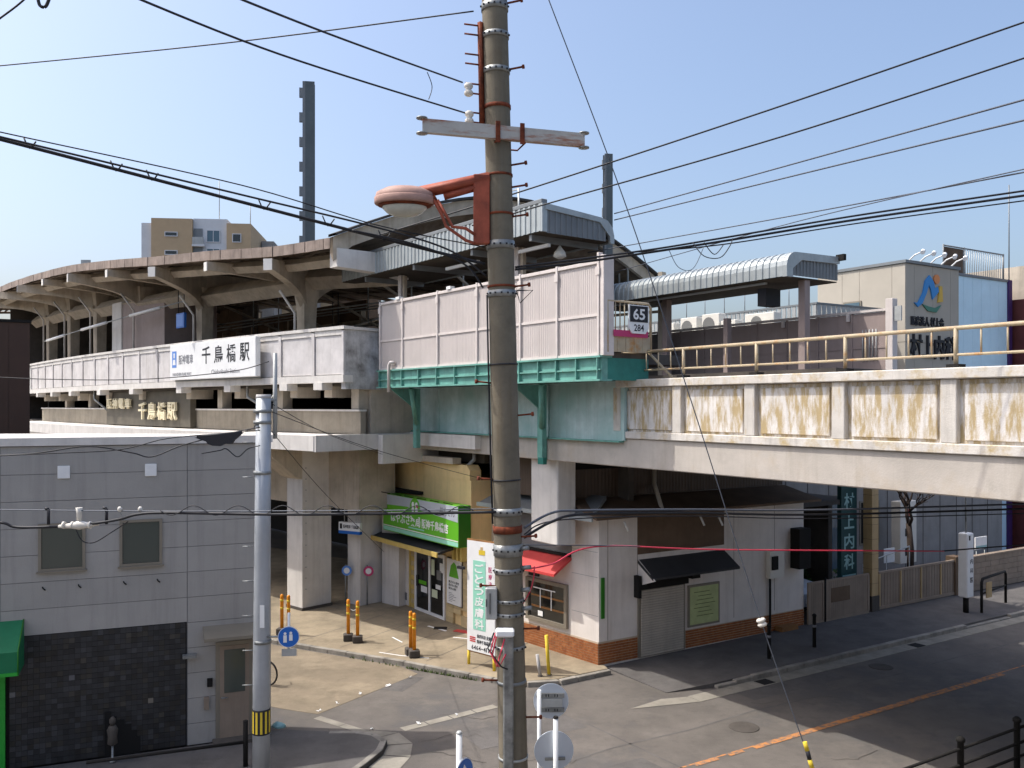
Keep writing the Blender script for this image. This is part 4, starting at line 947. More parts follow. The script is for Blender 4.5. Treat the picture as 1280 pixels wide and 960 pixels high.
# eaves and the brown upper storey below the bridge
MB().add([(-.45,-.5,3.98),(8.1,-.5,3.98),(8.1,.9,4.3),(-.3,.9,4.3),(-.45,-.5,3.91),(8.1,-.5,3.91),(8.1,.9,4.22),(-.3,.9,4.22)], [(0,1,2,3),(7,6,5,4),(0,4,5,1),(1,5,6,2),(3,2,6,7),(0,3,7,4)]).build('eave', 'shop_brown', cb_)
MB(lf).add([(-.3,-.55,3.96),(4.4,-.55,3.96),(4.4,.6,4.4),(.3,.6,4.4),(-.3,-.55,3.90),(4.4,-.55,3.90),(4.4,.6,4.3),(.3,.6,4.3)], [(0,1,2,3),(7,6,5,4),(0,4,5,1),(1,5,6,2),(3,2,6,7),(0,3,7,4)]).build('eave', 'steel_shade', cb_)
MB(lf).box(-.35,4.4,-.6,-.551,3.88,3.99).build('gutter', 'zinc', cb_)
MB().prism([(-.35,.9),(8.0,.9),(8.0,4),(-.75,4)], 4.31, 5.38, 'z').build('upper_storey', 'brown_panel', cb_); bx('upper_cap', cb_, 'dark', -.4, 8.1, .8, .899, 5.1, 5.38)
dp = tb('downpipe', cb_, 'shutter', [(2.6,.8,5.38),(2.6,.8,4.6),(2.0,-.2,4.0)], .06)
for x, z in ((.6, 3.8),(3.3, 3.75),(4.0,3.7)): tb('cable_hook', cb_, 'white', [(x,-.3,z),(x+.1,-.35,z-.25)], .03, 5)

# ------------------------------------------------------------------ street side beyond the corner shop
def cthing(name, label, cat, x, y, z=.11, ang=0, group=None): return thing(name, label, cat, cw(x, y, z), CA+ang, group)
gt = cthing('sliding_gate', 'brown framed sliding gate closing the car port beside the shop', 'gate', 7.95, -.1)
for (a, b) in ((0.02, .75), (.85, 2.95)):
    mb = MB().box(a,b,-.03,.03,0,.06).box(a,b,-.03,.03,1.22,1.28).box(a,a+.06,-.03,.03,.06,1.22).box(b-.06,b,-.03,.03,.06,1.22); f = mb.build('gate_frame', 'fence_brown', gt)
    n = int((b-a)/.1)
    for k in range(n): bx('slat', f, 'fence_brown', a+.065+k*.1, a+.155+k*.1, -.012, .012, .065, 1.215)
tb('gate_post', gt, 'dark', [(.8,-.03,0),(.8,-.03,1.35)], .03)
bx('notice', gt, 'shop_brown', 1.1, 2.0, -.025, -.013, .55, 1.0)
tp = cthing('tan_column', 'tall tan clad column standing at the clinic gate', 'column', 11.1, -.1)
bx('shaft', tp, 'tan_post', 0, .34, 0, .34, .5, 5.2, .01); bx('base', tp, 'dark_conc', -.02, .36, -.02, .36, 0, .499)
for k in range(9): bx('joint', tp, 'shop_brown', -.003, .343, -.003, .343, .9+k*.48, .908+k*.48)
vs_ = cthing('clinic_sign', 'dark teal vertical clinic sign with pale characters left of the tan column', 'sign', 10.15, .35)
bx('board', vs_, 'teal_sign', 0, .78, 0, .16, .9, 5.1); vtext(vs_, '村上内科', 'sign_lit', .39, .5, 3.85, .66, -.002, .02, .5); bx('lower_strip', vs_, 'sign_lit', .06, .72, -.006, -.001, .98, 1.2); bx('strip_print', vs_, 'magenta', .12, .66, -.009, -.0065, 1.04, 1.14)
tb('pole', vs_, 'dark', [(.39,.1,0),(.39,.1,.9)], .05)
fn = cthing('clinic_fence', 'low brown fence of upright boards right of the tan column', 'fence', 11.5, -.05)
x = 0.0
for k in range(30):
    bx('board', fn, 'fence_brown', x+.01, x+.145, 0, .04, .12, 1.18); x += .155
bx('top_rail', fn, 'fence_brown', 0, 4.65, -.03, .06, 1.181, 1.25); bx('bottom_rail', fn, 'fence_brown', 0, 4.65, -.03, .06, 0.02, .119)
for k in range(5): bx('post', fn, 'tan_post', k*1.14, k*1.14+.06, -.035, -.001, .12, 1.18)
wl2 = cthing('block_wall', 'brown block wall running on past the clinic fence', 'wall', 16.25, -.05)
for r in range(6):
    for k in range(16):
        bx('block', wl2, 'fence_brown', k*.61+(.3 if r % 2 else 0)+.006, k*.61+(.3 if r % 2 else 0)+.60, 0, .15, r*.2+.005, r*.2+.195)
bx('plinth', wl2, 'dark_conc', -.1, 10.2, -.05, .2, -.05, .0); bx('cap', wl2, 'fence_brown', -.05, 10.2, -.03, .18, 1.2, 1.26); bx('end_pier', wl2, 'shop_brown', -.5, -.02, -.08, .3, 0, 1.35); bx('yellow_notice', wl2, 'yellow', .25, .45, -.06, -.03, .78, 1.05)
# clinic
cl = cthing('clinic_building', 'beige tile clad clinic building with a colourful emblem beyond the bridge', 'building', 0, 0, 0)
bx('front_wall', cl, 'clinic_low', 11.2, 26, 3.86, 9, 0, 6.3)
for k in range(12): bx('cladding_seam', cl, 'dark_conc', 11.6+k*1.2, 11.62+k*1.2, 3.845, 3.859, .1, 6.3)
window(cl, 12.0, 14.6, .5, 3.3, 3.86, .08, 'glass_blue', 2, 'win_frame'); window(cl, 15.9, 17.0, 1.4, 3.0, 3.86, .06, 'glass_dark', 1)
X0, X1, Y0, Y1, ZT = 18.8, 22.6, 3.86, 8.2, 12.75
bx('tower_core', cl, 'clinic_low', X0+.05, X1-.05, Y0+.05, Y1-.05, 0, ZT-.1)
for (a, b) in ((0,.16),(.16,.5),(.5,.84),(.84,1)):
    for (z0, z1) in ((6.3,9.4),(9.42,ZT-.12)): bx('cladding', cl, 'clinic', X0+(X1-X0)*a+.008, X0+(X1-X0)*b-.008, Y0, Y0+.045, z0, z1)
for (a, b) in ((0,.14),(.14,.5),(.5,.7),(.7,1)):
    for (z0, z1) in ((6.3,9.4),(9.42,ZT-.12)): bx('cladding', cl, 'clinic', X0, X0+.045, Y0+(Y1-Y0)*a+.008, Y0+(Y1-Y0)*b-.008, z0, z1)
bx('roof_cap', cl, 'steel_shade', X0-.06, X1+.06, Y0-.06, Y1+.06, ZT-.1, ZT+.02)
# end window on the left face of the tower
wd_ = bx('side_window', cl, 'win_frame', X0-.05, X0-.001, Y0+2.05, Y0+2.95, 9.9, 11.3); bx('pane', wd_, 'glass_blue', X0-.07, X0-.051, Y0+2.12, Y0+2.88, 9.97, 11.23)
# emblem and lettering on the front
em = MB().prism([(19.35,11.05),(19.6,11.05),(19.95,11.5),(20.1,12.0),(20.4,12.25),(20.68,12.0),(20.8,11.72),(21.0,11.8),(21.05,11.6),(20.8,11.4),(20.62,11.25),(20.5,11.65),(20.35,11.85),(20.2,11.5),(19.9,11.05),(19.6,10.88)], Y0-.06, Y0-.001).build('emblem', 'logo_blue', cl)
MB().prism([(21.0,11.15),(21.35,11.2),(21.3,11.85),(21.12,11.85)], Y0-.06, Y0-.001).build('emblem_piece', 'logo_yellow', cl); MB().tube([(20.92,Y0-.06,12.12),(20.92,Y0-.001,12.12)], .2, 16).build('emblem_piece', 'logo_orange', cl)
MB().prism([(19.9,11.02),(20.3,10.75),(20.9,10.72),(21.25,11.05),(20.8,10.9),(20.3,10.95)], Y0-.05, Y0-.001).build('emblem_piece', 'logo_green', cl)
text(cl, '医療法人 村上会', 'ink', 19.15, 21.45, 10.1, 10.5, Y0, .02, .06); text(cl, '村上内科', 'ink', 19.1, 22.3, 8.75, 9.75, Y0, .02, .08)
for k in range(5):
    t_ = thing('roof_spotlight', ('leftmost', 'second', 'middle', 'fourth', 'rightmost')[k]+' of five white spotlights on arms along the clinic roof edge', 'spotlight', cw(19.2+k*.75, Y0-.15, ZT), CA, 'spotlights along the clinic roof edge')
    tb('arm', t_, 'white', [(0,.3,0),(0,.0,.22),(0,-.3,.3)], .03, 6); MB().tube([(-.1,-.42,.26),(.14,-.3,.36)], .09, 10).build('head', 'white', t_)
# lower wing with roof fence and outdoor units
lw = cthing('clinic_wing', 'flat roofed wing with a grey roof fence behind the far platform', 'building', 0, 0, 0)
bx('wall', lw, 'clinic_low', 14.6, 18.7, 4.9, 20, 0, 9.9); bx('parapet', lw, 'steel_shade', 14.5, 18.75, 4.8, 20, 9.9, 10.05)
for k in range(58): bx('fence_slat', lw, 'steel_grey', 14.52, 14.56, 4.85+k*.25, 4.85+k*.25+.17, 10.05, 10.78)
for k in range(14): bx('fence_slat', lw, 'steel_grey', 14.55+k*.3, 14.55+k*.3+.24, 4.82, 4.86, 10.05, 10.78)
bx('fence_rail', lw, 'steel_shade', 14.5, 14.6, 4.8, 20, 10.785, 10.86); bx('fence_rail', lw, 'steel_shade', 14.6, 18.75, 4.8, 4.9, 10.785, 10.86)
for k in range(7): tb('antenna_frame', lw, 'steel_grey', [(14.9,6.5+k*1.2,10.8),(14.9,6.5+k*1.2,11.9+.3*(k%2)),(14.9,7.7+k*1.2,11.9)], .02, 5)
lab = ['leftmost pale outdoor unit behind the far platform wall', 'second pale outdoor unit from the left on the roof behind the wall', 'grey shaded outdoor unit in the middle of the roof row', 'low pale outdoor unit right of the middle of the roof row', 'rightmost long outdoor unit on the roof behind the wall']
bxu = [(-14.6,.9,.75),(-13.3,1.0,.9),(-12.0,1.0,.95),(-10.9,.8,.6),(-9.6,1.5,.75)]
for (x, w, h), lb in zip(bxu, lab):
    t_ = thing('outdoor_unit', lb, 'air conditioner', (*loc_of(BO, BA, x, 14.6), 9.75), BA, 'outdoor units on the roof')
    bx('case', t_, 'ac', 0, w, 0, .4, .0, h, .02); MB().tube([(w*.4,-.001,h*.5),(w*.4,-.02,h*.5)], h*.36, 16).build('fan_grille', 'ac_grille', t_)
rb = thing('low_roof', 'low flat roof carrying outdoor units behind the far platform', 'building', (*BO, 0), BA)
bx('wall', rb, 'steel_shade', -22, -7.3, 13.6, 15.6, 0, 9.6); bx('roof', rb, 'steel_grey', -22.1, -7.2, 13.5, 15.7, 9.605, 9.74)
# blue building and its neighbour
bb = cthing('blue_building', 'light blue clad building with a railed roof right of the clinic', 'building', 0, 0, 0)
for k in range(7): bx('cladding', bb, 'bluewall', 22.75+k*.72+.006, 22.75+(k+1)*.72-.006, 4.6, 4.64, 5.5, 12.6)
bx('wall', bb, 'bluewall', 22.75, 27.8, 4.645, 9, 0, 12.55); bx('corner_trim', bb, 'purple', 27.8, 28.05, 4.5, 9, 0, 12.7); bx('roof_cap', bb, 'steel_shade', 22.7, 27.9, 4.55, 9.05, 12.605, 12.72)
for k in range(18): tb('baluster', bb, 'steel_grey', [(24.6+k*.18,4.75,12.72),(24.6+k*.18,4.75,13.85)], .018, 5)
for (x) in (22.9, 24.5, 27.75): tb('post', bb, 'steel_shade', [(x,4.75,12.72),(x,4.75,13.95)], .035, 6)
tb('top_rail', bb, 'steel_shade', [(22.9,4.75,13.9),(27.75,4.75,13.9)], .035, 6); bx('solid_panel', bb, 'shop_brown', 22.95, 24.45, 4.76, 4.8, 12.75, 13.85)
tb('mast', bb, 'steel_shade', [(27.95,4.6,12.7),(27.95,4.6,17.2)], .03, 6)
rd = cthing('red_building', 'dark red building with a tiled canopy at the right edge of the view', 'building', 28.3, 3.2, 0)
bx('wall', rd, 'redwall', 0, 9, 0, 6, 0, 11.8); bx('band', rd, 'purple', -.02, 9.0, -.06, 0, 9.0, 9.4); window(rd, .9, 1.9, 10.1, 10.9, 0, .07, 'glass_dark', 1); window(rd, .9, 1.9, 8.0, 8.9, 0, .07, 'glass_dark', 1)
MB().prism([(0,11.7),(-.7,11.1),(-.7,11.0),(0,11.4)], .3, 8.6, 'x').build('tile_canopy', 'roof_dark', rd)
bx('upper_block', rd, 'beige_conc', .3, 9, .3, 6, 11.801, 13.4)
# far apartment block
ap = thing('apartment_block', 'tan and white apartment block far behind the station roof', 'building', (-40.1, 95, 0), 6)
bx('wall', ap, 'apt_tan', 1.1, 5.4, 0, 14, 0, 27.1); bx('edge', ap, 'apt_white', 0, 1.09, .3, 14, 0, 26.6); bx('white_bay', ap, 'apt_white', 5.41, 9.0, .4, 14, 0, 27.2); bx('tan_bay', ap, 'apt_tan', 9.01, 11.6, .1, 10, 0, 26.7)
for z in (25.2, 23.2, 21.3):
    for x in (2.6,): w = window(ap, x, x+1.2, z, z+.35, 0, .08, 'glass_dark', 0, 'apt_white', .1)
    b_ = bx('balcony', ap, 'apt_white', 5.4, 6.7, -.2, .39, z-1.1, z-.9); bx('balcony_rail', b_, 'steel_grey', 5.45, 6.65, -.2, -.12, z-.9, z-.1); bx('recess', b_, 'steel_shade', 5.5, 6.4, .3, .39, z-.9, z+.9)
    window(ap, 6.9, 8.2, z-.5, z+.7, .4, .08, 'glass_blue', 1, 'apt_white', .1)
    window(ap, 9.7, 10.5, z-.5, z+.3, .1, .08, 'glass_dark', 0, 'apt_white', .1)
for k in range(3):
    x0 = 11.7+k*1.3; y0 = 6+k*6; zt = 25.9-k*.6
    bx('rear_wing', ap, 'apt_tan' if k % 2 else 'clinic_low', x0, x0+1.4+k*.4, y0, y0+6, 0, zt)
    for z in (25.0-k*.6, 23.2-k*.6, 21.4-k*.6):
        b_ = bx('balcony', ap, 'apt_white', x0-.0, x0+1.2, y0-1.6, y0-.02, z-1.0, z-.2)
bx('stair_tower', ap, 'apt_tan', 16.0, 18.0, 24, 30, 0, 27.2); bx('rear_block', ap, 'shop_brown', 18.1, 24, 30, 40, 0, 25.6)
tb('antenna', ap, 'steel_grey', [(7.6,3,27.2),(7.6,3,32)], .05, 5); tb('antenna', ap, 'steel_grey', [(11.0,3,26.7),(11.0,3,29.5)], .05, 5)
# overhead line masts
for (x, y, zt, lb, a) in ((-7.62, 33, 18.9, 'tall steel overhead line mast rising behind the station roof', 10), (3.7, 34, 16.5, 'steel overhead line mast right of the concrete utility pole', 10)):
    t_ = thing('line_mast', lb, 'mast', (x, y, 7.5), a); h = zt-7.5; t_.scale = (.85, .85, 1) if x < 0 else (.62, .62, 1)
    mb = MB().box(-.26,.26,-.20,-.17,0,h).box(-.26,.26,.17,.20,0,h).box(-.015,.015,-.169,.169,0,h); mb.build('flanges', 'steel_shade', t_)
    bx('shade_plate', t_, 'mast', -.14, .26, -.215, -.201, 0, h)  # darker plate paints the shaded face, leaving the left edge as if sunlit
    for k in range(7): bx('step_plate', t_, 'steel_shade', -.40, -.261, -.2, -.06, h-.6-k*.92, h-.25-k*.92)
    for k in range(14): bx('bolt_plate', t_, 'galv', -.29, .29, -.22, -.216, .2+k*.33-.02, .2+k*.33+.02)
t_ = thing('roof_ladder', 'pale steel access rail on the roof of the platform canopy', 'rail', (*loc_of(PO, PA, -5.5, 1.2), 11.5), PA)
tb('rail', t_, 'steel_grey', [(0,0,0),(0,0,1.0),(1.0,0,1.0),(1.0,0,.1)], .03, 6); tb('post', t_, 'steel_grey', [(.5,0,0),(.5,0,1.0)], .025, 6)
for k, u in enumerate((0, .45)):
    p_ = loc_of(BO, BA, -12.6+u*1.2, 10.5); tt = tb('vent_pipe', cb, 'steel_grey', [(-12.6+u*1.2,10.5,11.6),(-12.6+u*1.2,10.5,13.0+.0*k)], .04, 6)
# low townscape that closes the view at street level behind the station
for i, (x, y, w, dpt, h, m_, a, lb) in enumerate(((-30,70,16,10,9.5,'apt_white',12,'pale low building far behind the left end of the station'),(-8,75,18,10,9,'clinic_low',-6,'grey low building far behind the middle of the station'),(12,62,14,10,9.2,'offwhite',20,'off-white low building behind the far platform'),(34,60,16,12,10,'beige_conc',30,'beige low building behind the blue building'))):
    t_ = thing('town_building', lb, 'building', (x, y, 0), a)
    bx('wall', t_, m_, 0, w, 0, dpt, 0, h); bx('roof', t_, 'steel_shade', -.2, w+.2, -.2, dpt+.2, h+.004, h+.3)
    for k in range(int(w/2.4)):
        for z in (1.2, 4.2, 6.8): window(t_, .7+k*2.4, 2.0+k*2.4, z, z+1.3, 0, .08, 'glass_dark', 1, 'apt_white', .06)
# car port with a white car
cp = cthing('car_port', 'dark car port with a flat roof between the shop and the clinic', 'car port', 8.0, 0)
bx('roof', cp, 'roof_dark', -.05, 3.0, .4, 7, 3.5, 3.65); bx('side_wall', cp, 'dark_conc', 2.85, 3.05, 1.4, 8.5, 0, 3.5); bx('back_screen', cp, 'steel_shade', 0, 2.8, 8.3, 8.4, 0, 1.6)
for x in (.3, 1.2, 2.1): bx('post', cp, 'dark', x, x+.08, 6.8, 6.88, 0, 3.5)
bx('back_rail', cp, 'dark', .2, 2.8, 6.8, 6.85, 1.9, 1.95)
car = cthing('white_car', 'white car parked in the car port behind the sliding gate', 'car', 8.05, .5)
MB().prism([(0,.35),(0,.75),(.12,.92),(1.0,1.02),(1.55,1.48),(2.9,1.52),(3.35,1.1),(3.45,.9),(3.45,.35)], 0, 1.5, 'x').build('body', 'carwhite', car)
MB().add([(.12,1.06,1.07),(1.38,1.06,1.07),(1.3,1.52,1.46),(.2,1.52,1.46)], [(0,1,2,3)]).build('windscreen', 'glass_dark', car)
for (x, y) in ((-.02,.7),(1.52,.7),(-.02,2.75),(1.52,2.75)):
    w_ = MB().tube([(x-.09,y,.31),(x+.09,y,.31)], .3, 16).build('wheel', 'rubber', car); MB().tube([(x-.1,y,.31),(x+.1,y,.31)], .17, 12).build('rim', 'galv', w_)
for x in (.2, 1.3): MB().lathe([(.02,.62),(.1,.66),(.1,.74),(.02,.78)], x, .0, 10).build('headlight', 'porcelain', car)
bx('number_plate', car, 'white', .55, .95, -.02, -.001, .45, .58); tb('wiper', car, 'ink', [(.3,1.05,1.09),(.75,1.1,1.12)], .012, 5)
# shrubs in the car port and bare tree by the clinic
def leafy(name, label, x, y, z, rx, rz, n, seed):
    rnd = random.Random(seed); t_ = cthing(name, label, 'shrub', x, y, z)
    mb = MB()
    for k in range(n):
        th = rnd.uniform(0,6.28); ph_ = math.acos(rnd.uniform(-1,1)); r = rnd.random()**.4
        p = Vector((rx*r*math.sin(ph_)*math.cos(th), rx*r*math.sin(ph_)*math.sin(th), rz*(1+r*math.cos(ph_))))
        a = Vector((rnd.gauss(0,1),rnd.gauss(0,1),rnd.gauss(0,1))).normalized(); b_ = a.orthogonal().normalized(); s = rnd.uniform(.05,.11)
        mb.add([tuple(p-a*s), tuple(p+b_*s*.5), tuple(p+a*s), tuple(p-b_*s*.5)], [(0,1,2,3)])
    mb.build('foliage', 'leaf', t_); tb('stem', t_, 'bark', [(0,0,0),(0,0,rz)], .04, 6); return t_
leafy('shrub', 'dark green shrub behind the gate of the car port', 10.2, 2.2, .11, .5, .7, 500, 1)
leafy('shrub', 'small sunlit shrub at the back of the car port', 8.9, 9.5, .11, .7, 1.2, 600, 2)
leafy('shrub', 'low shrub below the clinic window', 12.6, 2.2, .11, .4, .5, 300, 3)
tr_ = cthing('bare_tree', 'bare branching tree in front of the clinic wall', 'tree', 16.0, 1.8)
rnd = random.Random(5); tb('trunk', tr_, 'bark', [(0,0,0),(.05,0,1.3),(.0,.05,2.3)], [.14,.12,.1], 8); mb = MB()
def branch(p, d, Ls, r, lev):
    q = p+d*Ls; mb.tube([p, p.lerp(q,.5)+Vector((rnd.gauss(0,.04),rnd.gauss(0,.04),0)), q], [r, r*.85, r*.65], 5)
    if lev:
        for k in range(3 if lev > 2 else 2):
            branch(q, (d+Vector((rnd.gauss(0,.5),rnd.gauss(0,.4),rnd.uniform(0,.4)))).normalized(), Ls*.72, r*.62, lev-1)
for k in range(3): branch(Vector((0,.05,2.2)), Vector((rnd.gauss(0,.5),rnd.gauss(0,.4),1)).normalized(), .75, .07, 4)
mb.build('crown', 'bark', tr_)
# boxes and small fittings by the clinic
mx = cthing('meter_cabinet', 'white utility cabinet with small windows on the clinic wall', 'cabinet', 16.6, 2.6)
bx('case', mx, 'ac', 0, 1.05, 0, .4, .6, 3.0, .02)
for k in range(3):
    for j in range(2): bx('slot', mx, 'red' if k == 2 else 'ink', .3+.2*j, .42+.2*j, -.01, .001, .9+.75*k, 1.2+.75*k)
nb = cthing('notice_board', 'small pale notice board beside the white sign column', 'notice', 17.9, .4)
bx('board', nb, 'white', 0, .75, 0, .05, 1.35, 1.8); bx('blue_line', nb, 'sign_lit', .02, .73, -.006, -.001, 1.38, 1.48); tb('leg', nb, 'galv', [(.1,.03,0),(.1,.03,1.35)], .02); tb('leg', nb, 'galv', [(.65,.03,0),(.65,.03,1.35)], .02)
hr = cthing('handrail', 'pale handrail and small posters behind the brown fence', 'handrail', 12.0, .9)
tb('rail', hr, 'steel_grey', [(0,0,1.3),(2.6,0,1.7)], .025); bx('poster', hr, 'white', 1.3, 1.9, .1, .12, 1.2, 1.7); bx('poster', hr, 'paper', .6, .95, .1, .12, 1.25, 1.6)
for x in (0, 1.3, 2.6): tb('post', hr, 'steel_grey', [(x,0,0),(x,0,1.3+x*.15)], .02)
# white sign column and street rails on the pavement
sc_ = cthing('sign_column', 'slim white illuminated sign column on a dark post at the kerb', 'sign', 13.62, -1.75)
tb('post', sc_, 'dark', [(0,0,0),(0,0,.5)], .09); bx('case', sc_, 'white', -.19, .19, -.16, .16, .5, 2.58, .03); tb('rod', sc_, 'galv', [(0,0,2.58),(0,0,4.5)], .03)
vtext(sc_, '内科医', 'ink', .05, .16, 1.75, .3, -.161, .01, .16); bx('cap_mark', sc_, 'ink', -.1, -.02, -.166, -.161, 2.35, 2.5)
gr = cthing('street_rail', 'dark U-shaped street rail with a small notice near the white sign column', 'railing', 14.0, -2.05)
tb('hoop', gr, 'dark', [(0,0,0),(0,0,.98),(.1,.02,1.08),(2.0,.35,1.08),(2.1,.37,.98),(2.1,.37,0)], .045); tb('cross_bar', gr, 'dark', [(0,0,.6),(2.1,.37,.6)], .03); bx('notice', gr, 'tan_post', .25, .55, -.03, .0, .45, .95)
for (x, y, lb) in ((4.17, -1.95, 'slim dark bollard at the kerb in front of the notice window'), (6.1, -1.85, 'slim dark bollard at the kerb before the car port')):
    t_ = cthing('street_bollard', lb, 'bollard', x, y); MB().lathe([(.05,0),(.05,.85),(.06,.86),(.06,.9),(.02,.93)], 0, 0, 12).build('post', 'dark', t_)
    MB().lathe([(.054,.55),(.054,.62)], 0, 0, 12).build('ring', 'ink_grey', t_)
# near guard rail at the lower right
ng = cthing('guard_rail', 'dark three bar guard rail at the near kerb in the lower right corner', 'railing', 0, -9.3, .0)
for k, x in enumerate((.65, 2.45, 4.25, 6.05)):
    MB().lathe([(.055,0),(.055,1.0),(.075,1.01),(.075,1.06),(.03,1.1)], x, 0, 14).build('post', 'dark', ng)
for z in (.35, .6, .88): tb('bar', ng, 'dark', [(-2,0,z),(12,0,z)], .026)

# unseen buildings added behind and beside the camera to deepen the street shade
for (x, y, w, dpt, h, m_, lb) in ((-7.5,-27,30,11.5,7.2,'apt_white','unseen pale building added on the near side of the road to deepen the shade'),(-46,-31,29,11.0,10.5,'beige_conc','unseen beige block added behind the camera to deepen the shade')):
    t_ = thing('shade_building', lb, 'building', cw(x, y, 0), CA)
    bx('wall', t_, m_, 0, w, 0, dpt, 0, h); bx('roof', t_, 'steel_shade', -.2, w+.2, -.2, dpt+.2, h+.004, h+.3)
    for k in range(int(w/2.6)):
        for z in (1.0, 4.2, 7.0):
            w_ = bx('window', t_, 'win_frame', .7+k*2.6, 2.3+k*2.6, dpt, dpt+.05, z, z+1.6); bx('pane', w_, 'glass_dark', .78+k*2.6, 2.22+k*2.6, dpt+.051, dpt+.06, z+.08, z+1.52)

# ------------------------------------------------------------------ utility poles
UP = thing('utility_pole', 'tall weathered concrete utility pole in the centre foreground', 'utility pole', (0, 0, 0))
PB, PT = Vector((.068, 12.0, -.05)), Vector((-.285, 12.0, 14.2))
def pc(z): return PB.lerp(PT, (z-PB.z)/(PT.z-PB.z))
def prad(z): return .200-.0022*z
MB().tube([pc(-.05+i*.95) for i in range(16)], [prad(-.05+i*.95) for i in range(16)], 28).build('shaft', 'pole_conc', UP)
def band(z, h, m_, out=.012, nm='band'):
    return MB().tube([pc(z-h/2), pc(z+h/2)], prad(z)+out, 28).build(nm, m_, UP)
for z, h, m_ in ((12.22,.1,'galv'),(11.83,.07,'galv'),(11.35,.07,'galv'),(10.86,.05,'rust'),(9.93,.03,'rust'),(9.4,.03,'rust'),(8.98,.11,'galv'),(8.42,.03,'rust'),(8.32,.09,'galv'),(7.36,.02,'ink'),(5.79,.02,'ink'),
                 (5.36,.1,'galv'),(5.12,.10,'rust'),(4.84,.16,'galv'),(4.56,.07,'galv'),(4.15,.05,'galv'),(3.97,.05,'galv'),(3.52,.05,'galv'),(3.05,.04,'steel_shade'),(2.02,.03,'steel_grey')):
    b_ = band(z, h, m_)
    if m_ == 'galv':
        c = pc(z); r = prad(z)+.02
        for k in range(7):
            a = R(195+k*25); bx('hole', b_, 'ink', *(lambda q: (q.x-.012, q.x+.012))(c+Vector((r*math.cos(a),r*math.sin(a),0))), *(lambda q: (q.y-.006, q.y+.006))(c+Vector((r*math.cos(a),r*math.sin(a),0))), z-.012, z+.012)
# step bolts on both sides
for z, s in ((12.25,1),(11.35,1),(10.05,1),(9.75,1),(9.35,1),(8.4,1),(7.09,-1),(6.65,1),(5.78,-1),(5.0,1),(4.33,-1),(3.75,1),(3.05,-1),(2.55,1)):
    c = pc(z); r = prad(z); d = Vector((s, -.25, .1)).normalized()
    p = tb('step_bolt', UP, 'rust', [c+d*(r-.03), c+d*(r+.2)], .014, 6); MB().tube([c+d*(r+.19), c+d*(r+.22)], .03, 8).build('bolt_head', 'rust', p)
# rusty insulator bar with pins on the left
bar = MB(); a0, a1 = pc(12.0)+Vector((-.20,-.06,0)), pc(10.6)+Vector((-.21,-.06,0))
bar.tube([a0, a1], .04, 4); bo = bar.build('insulator_bar', 'rust', UP)
for z in (11.95,11.82,11.55,11.42,11.15,11.02,10.76,10.63):
    c = pc(z)+Vector((-.2,-.06,0)); tb('pin', bo, 'rust', [c, c+Vector((-.22,-.02,.02))], .012, 6)
for z in (11.08, 10.70):
    c = pc(z)+Vector((-.38,-.08,0)); MB().lathe([(.03,c.z-.09),(.06,c.z-.07),(.06,c.z-.03),(.035,c.z),(.06,c.z+.03),(.06,c.z+.07),(.03,c.z+.09)], c.x, c.y, 12).build('insulator', 'porcelain', bo)
# crossarm: a white channel with rust
A, B = Vector((-1.17,11.48,10.46)), Vector((1.0,12.12,10.46)); d = (B-A).normalized(); sd = Vector((-d.y, d.x, 0)); Ls = (B-A).length
tf = lambda x, y, z: tuple(A+d*x+sd*y+Vector((0,0,z)))
ca_ = MB(tf).box(0,Ls,-.008,0,-.09,.09).box(0,Ls,0,.08,.082,.09).box(0,Ls,0,.08,-.09,-.082).build('crossarm', 'arm_white', UP)
for x in (-.0, Ls-.0):
    for z in (-.1, .1): MB(tf).lathe([(.02,z-.008),(.075,z-.008),(.075,z+.008),(.02,z+.008)], x, .03, 14).build('end_eye', 'galv', ca_)
for x in (1.02, 1.36):
    MB(tf).box(x-.03, x+.03, -.03, -.009, -.14, .14).build('clamp', 'rust', ca_)
tb('u_bolt', ca_, 'rust', [tf(1.0,-.02,-.12), tf(1.0,.35,-.12), tf(1.4,.35,-.12), tf(1.4,-.02,-.12)], .012, 6)
# junction box and cable guard
jb = bx('junction_box', UP, 'steel_grey', -.36, -.20, 11.82, 11.98, 3.92, 4.35, .015); bx('latch', jb, 'ink', -.35, -.34, 11.80, 11.819, 4.1, 4.2); bx('latch', jb, 'ink', -.30, -.29, 11.80, 11.819, 4.0, 4.28)
cg = bx('cable_guard', UP, 'galv', -.12, .02, 11.72, 11.80, -.05, 3.72, .02); bx('guard_cap', cg, 'white', -.22, .03, 11.66, 11.84, 3.722, 3.82, .02)
for i in range(3): tb('loose_cable', UP, 'wire_red' if i < 2 else 'wire', [(-.2-.02*i,11.7,3.78),(-.26-.03*i,11.6,3.5+.05*i),(-.2+.03*i,11.62,3.35),(-.1+.02*i,11.68,3.7-.2*i)], .011, 5)
tb('down_cable', UP, 'wire', [pc(8.3)+Vector((-.2,-.06,0)), pc(7.4)+Vector((-.205,-.06,0)), pc(6)+Vector((-.205,-.06,0)), pc(5.2)+Vector((-.2,-.08,0))], .014, 6)
for k, (z, dx) in enumerate(((4.86,.28),(4.6,.3),(4.3,.28),(4.05,.3))):
    c = pc(z); p = tb('side_clamp', UP, 'galv', [c+Vector((.17,-.08,0)), c+Vector((dx,-.12,.02))], .03, 8)
tb('triangle_hook', UP, 'ink', [pc(8.36)+Vector((.2,-.06,0)), pc(8.36)+Vector((.42,-.1,0)), pc(8.36)+Vector((.25,-.08,-.17)), pc(8.36)+Vector((.2,-.06,0))], .01, 5)
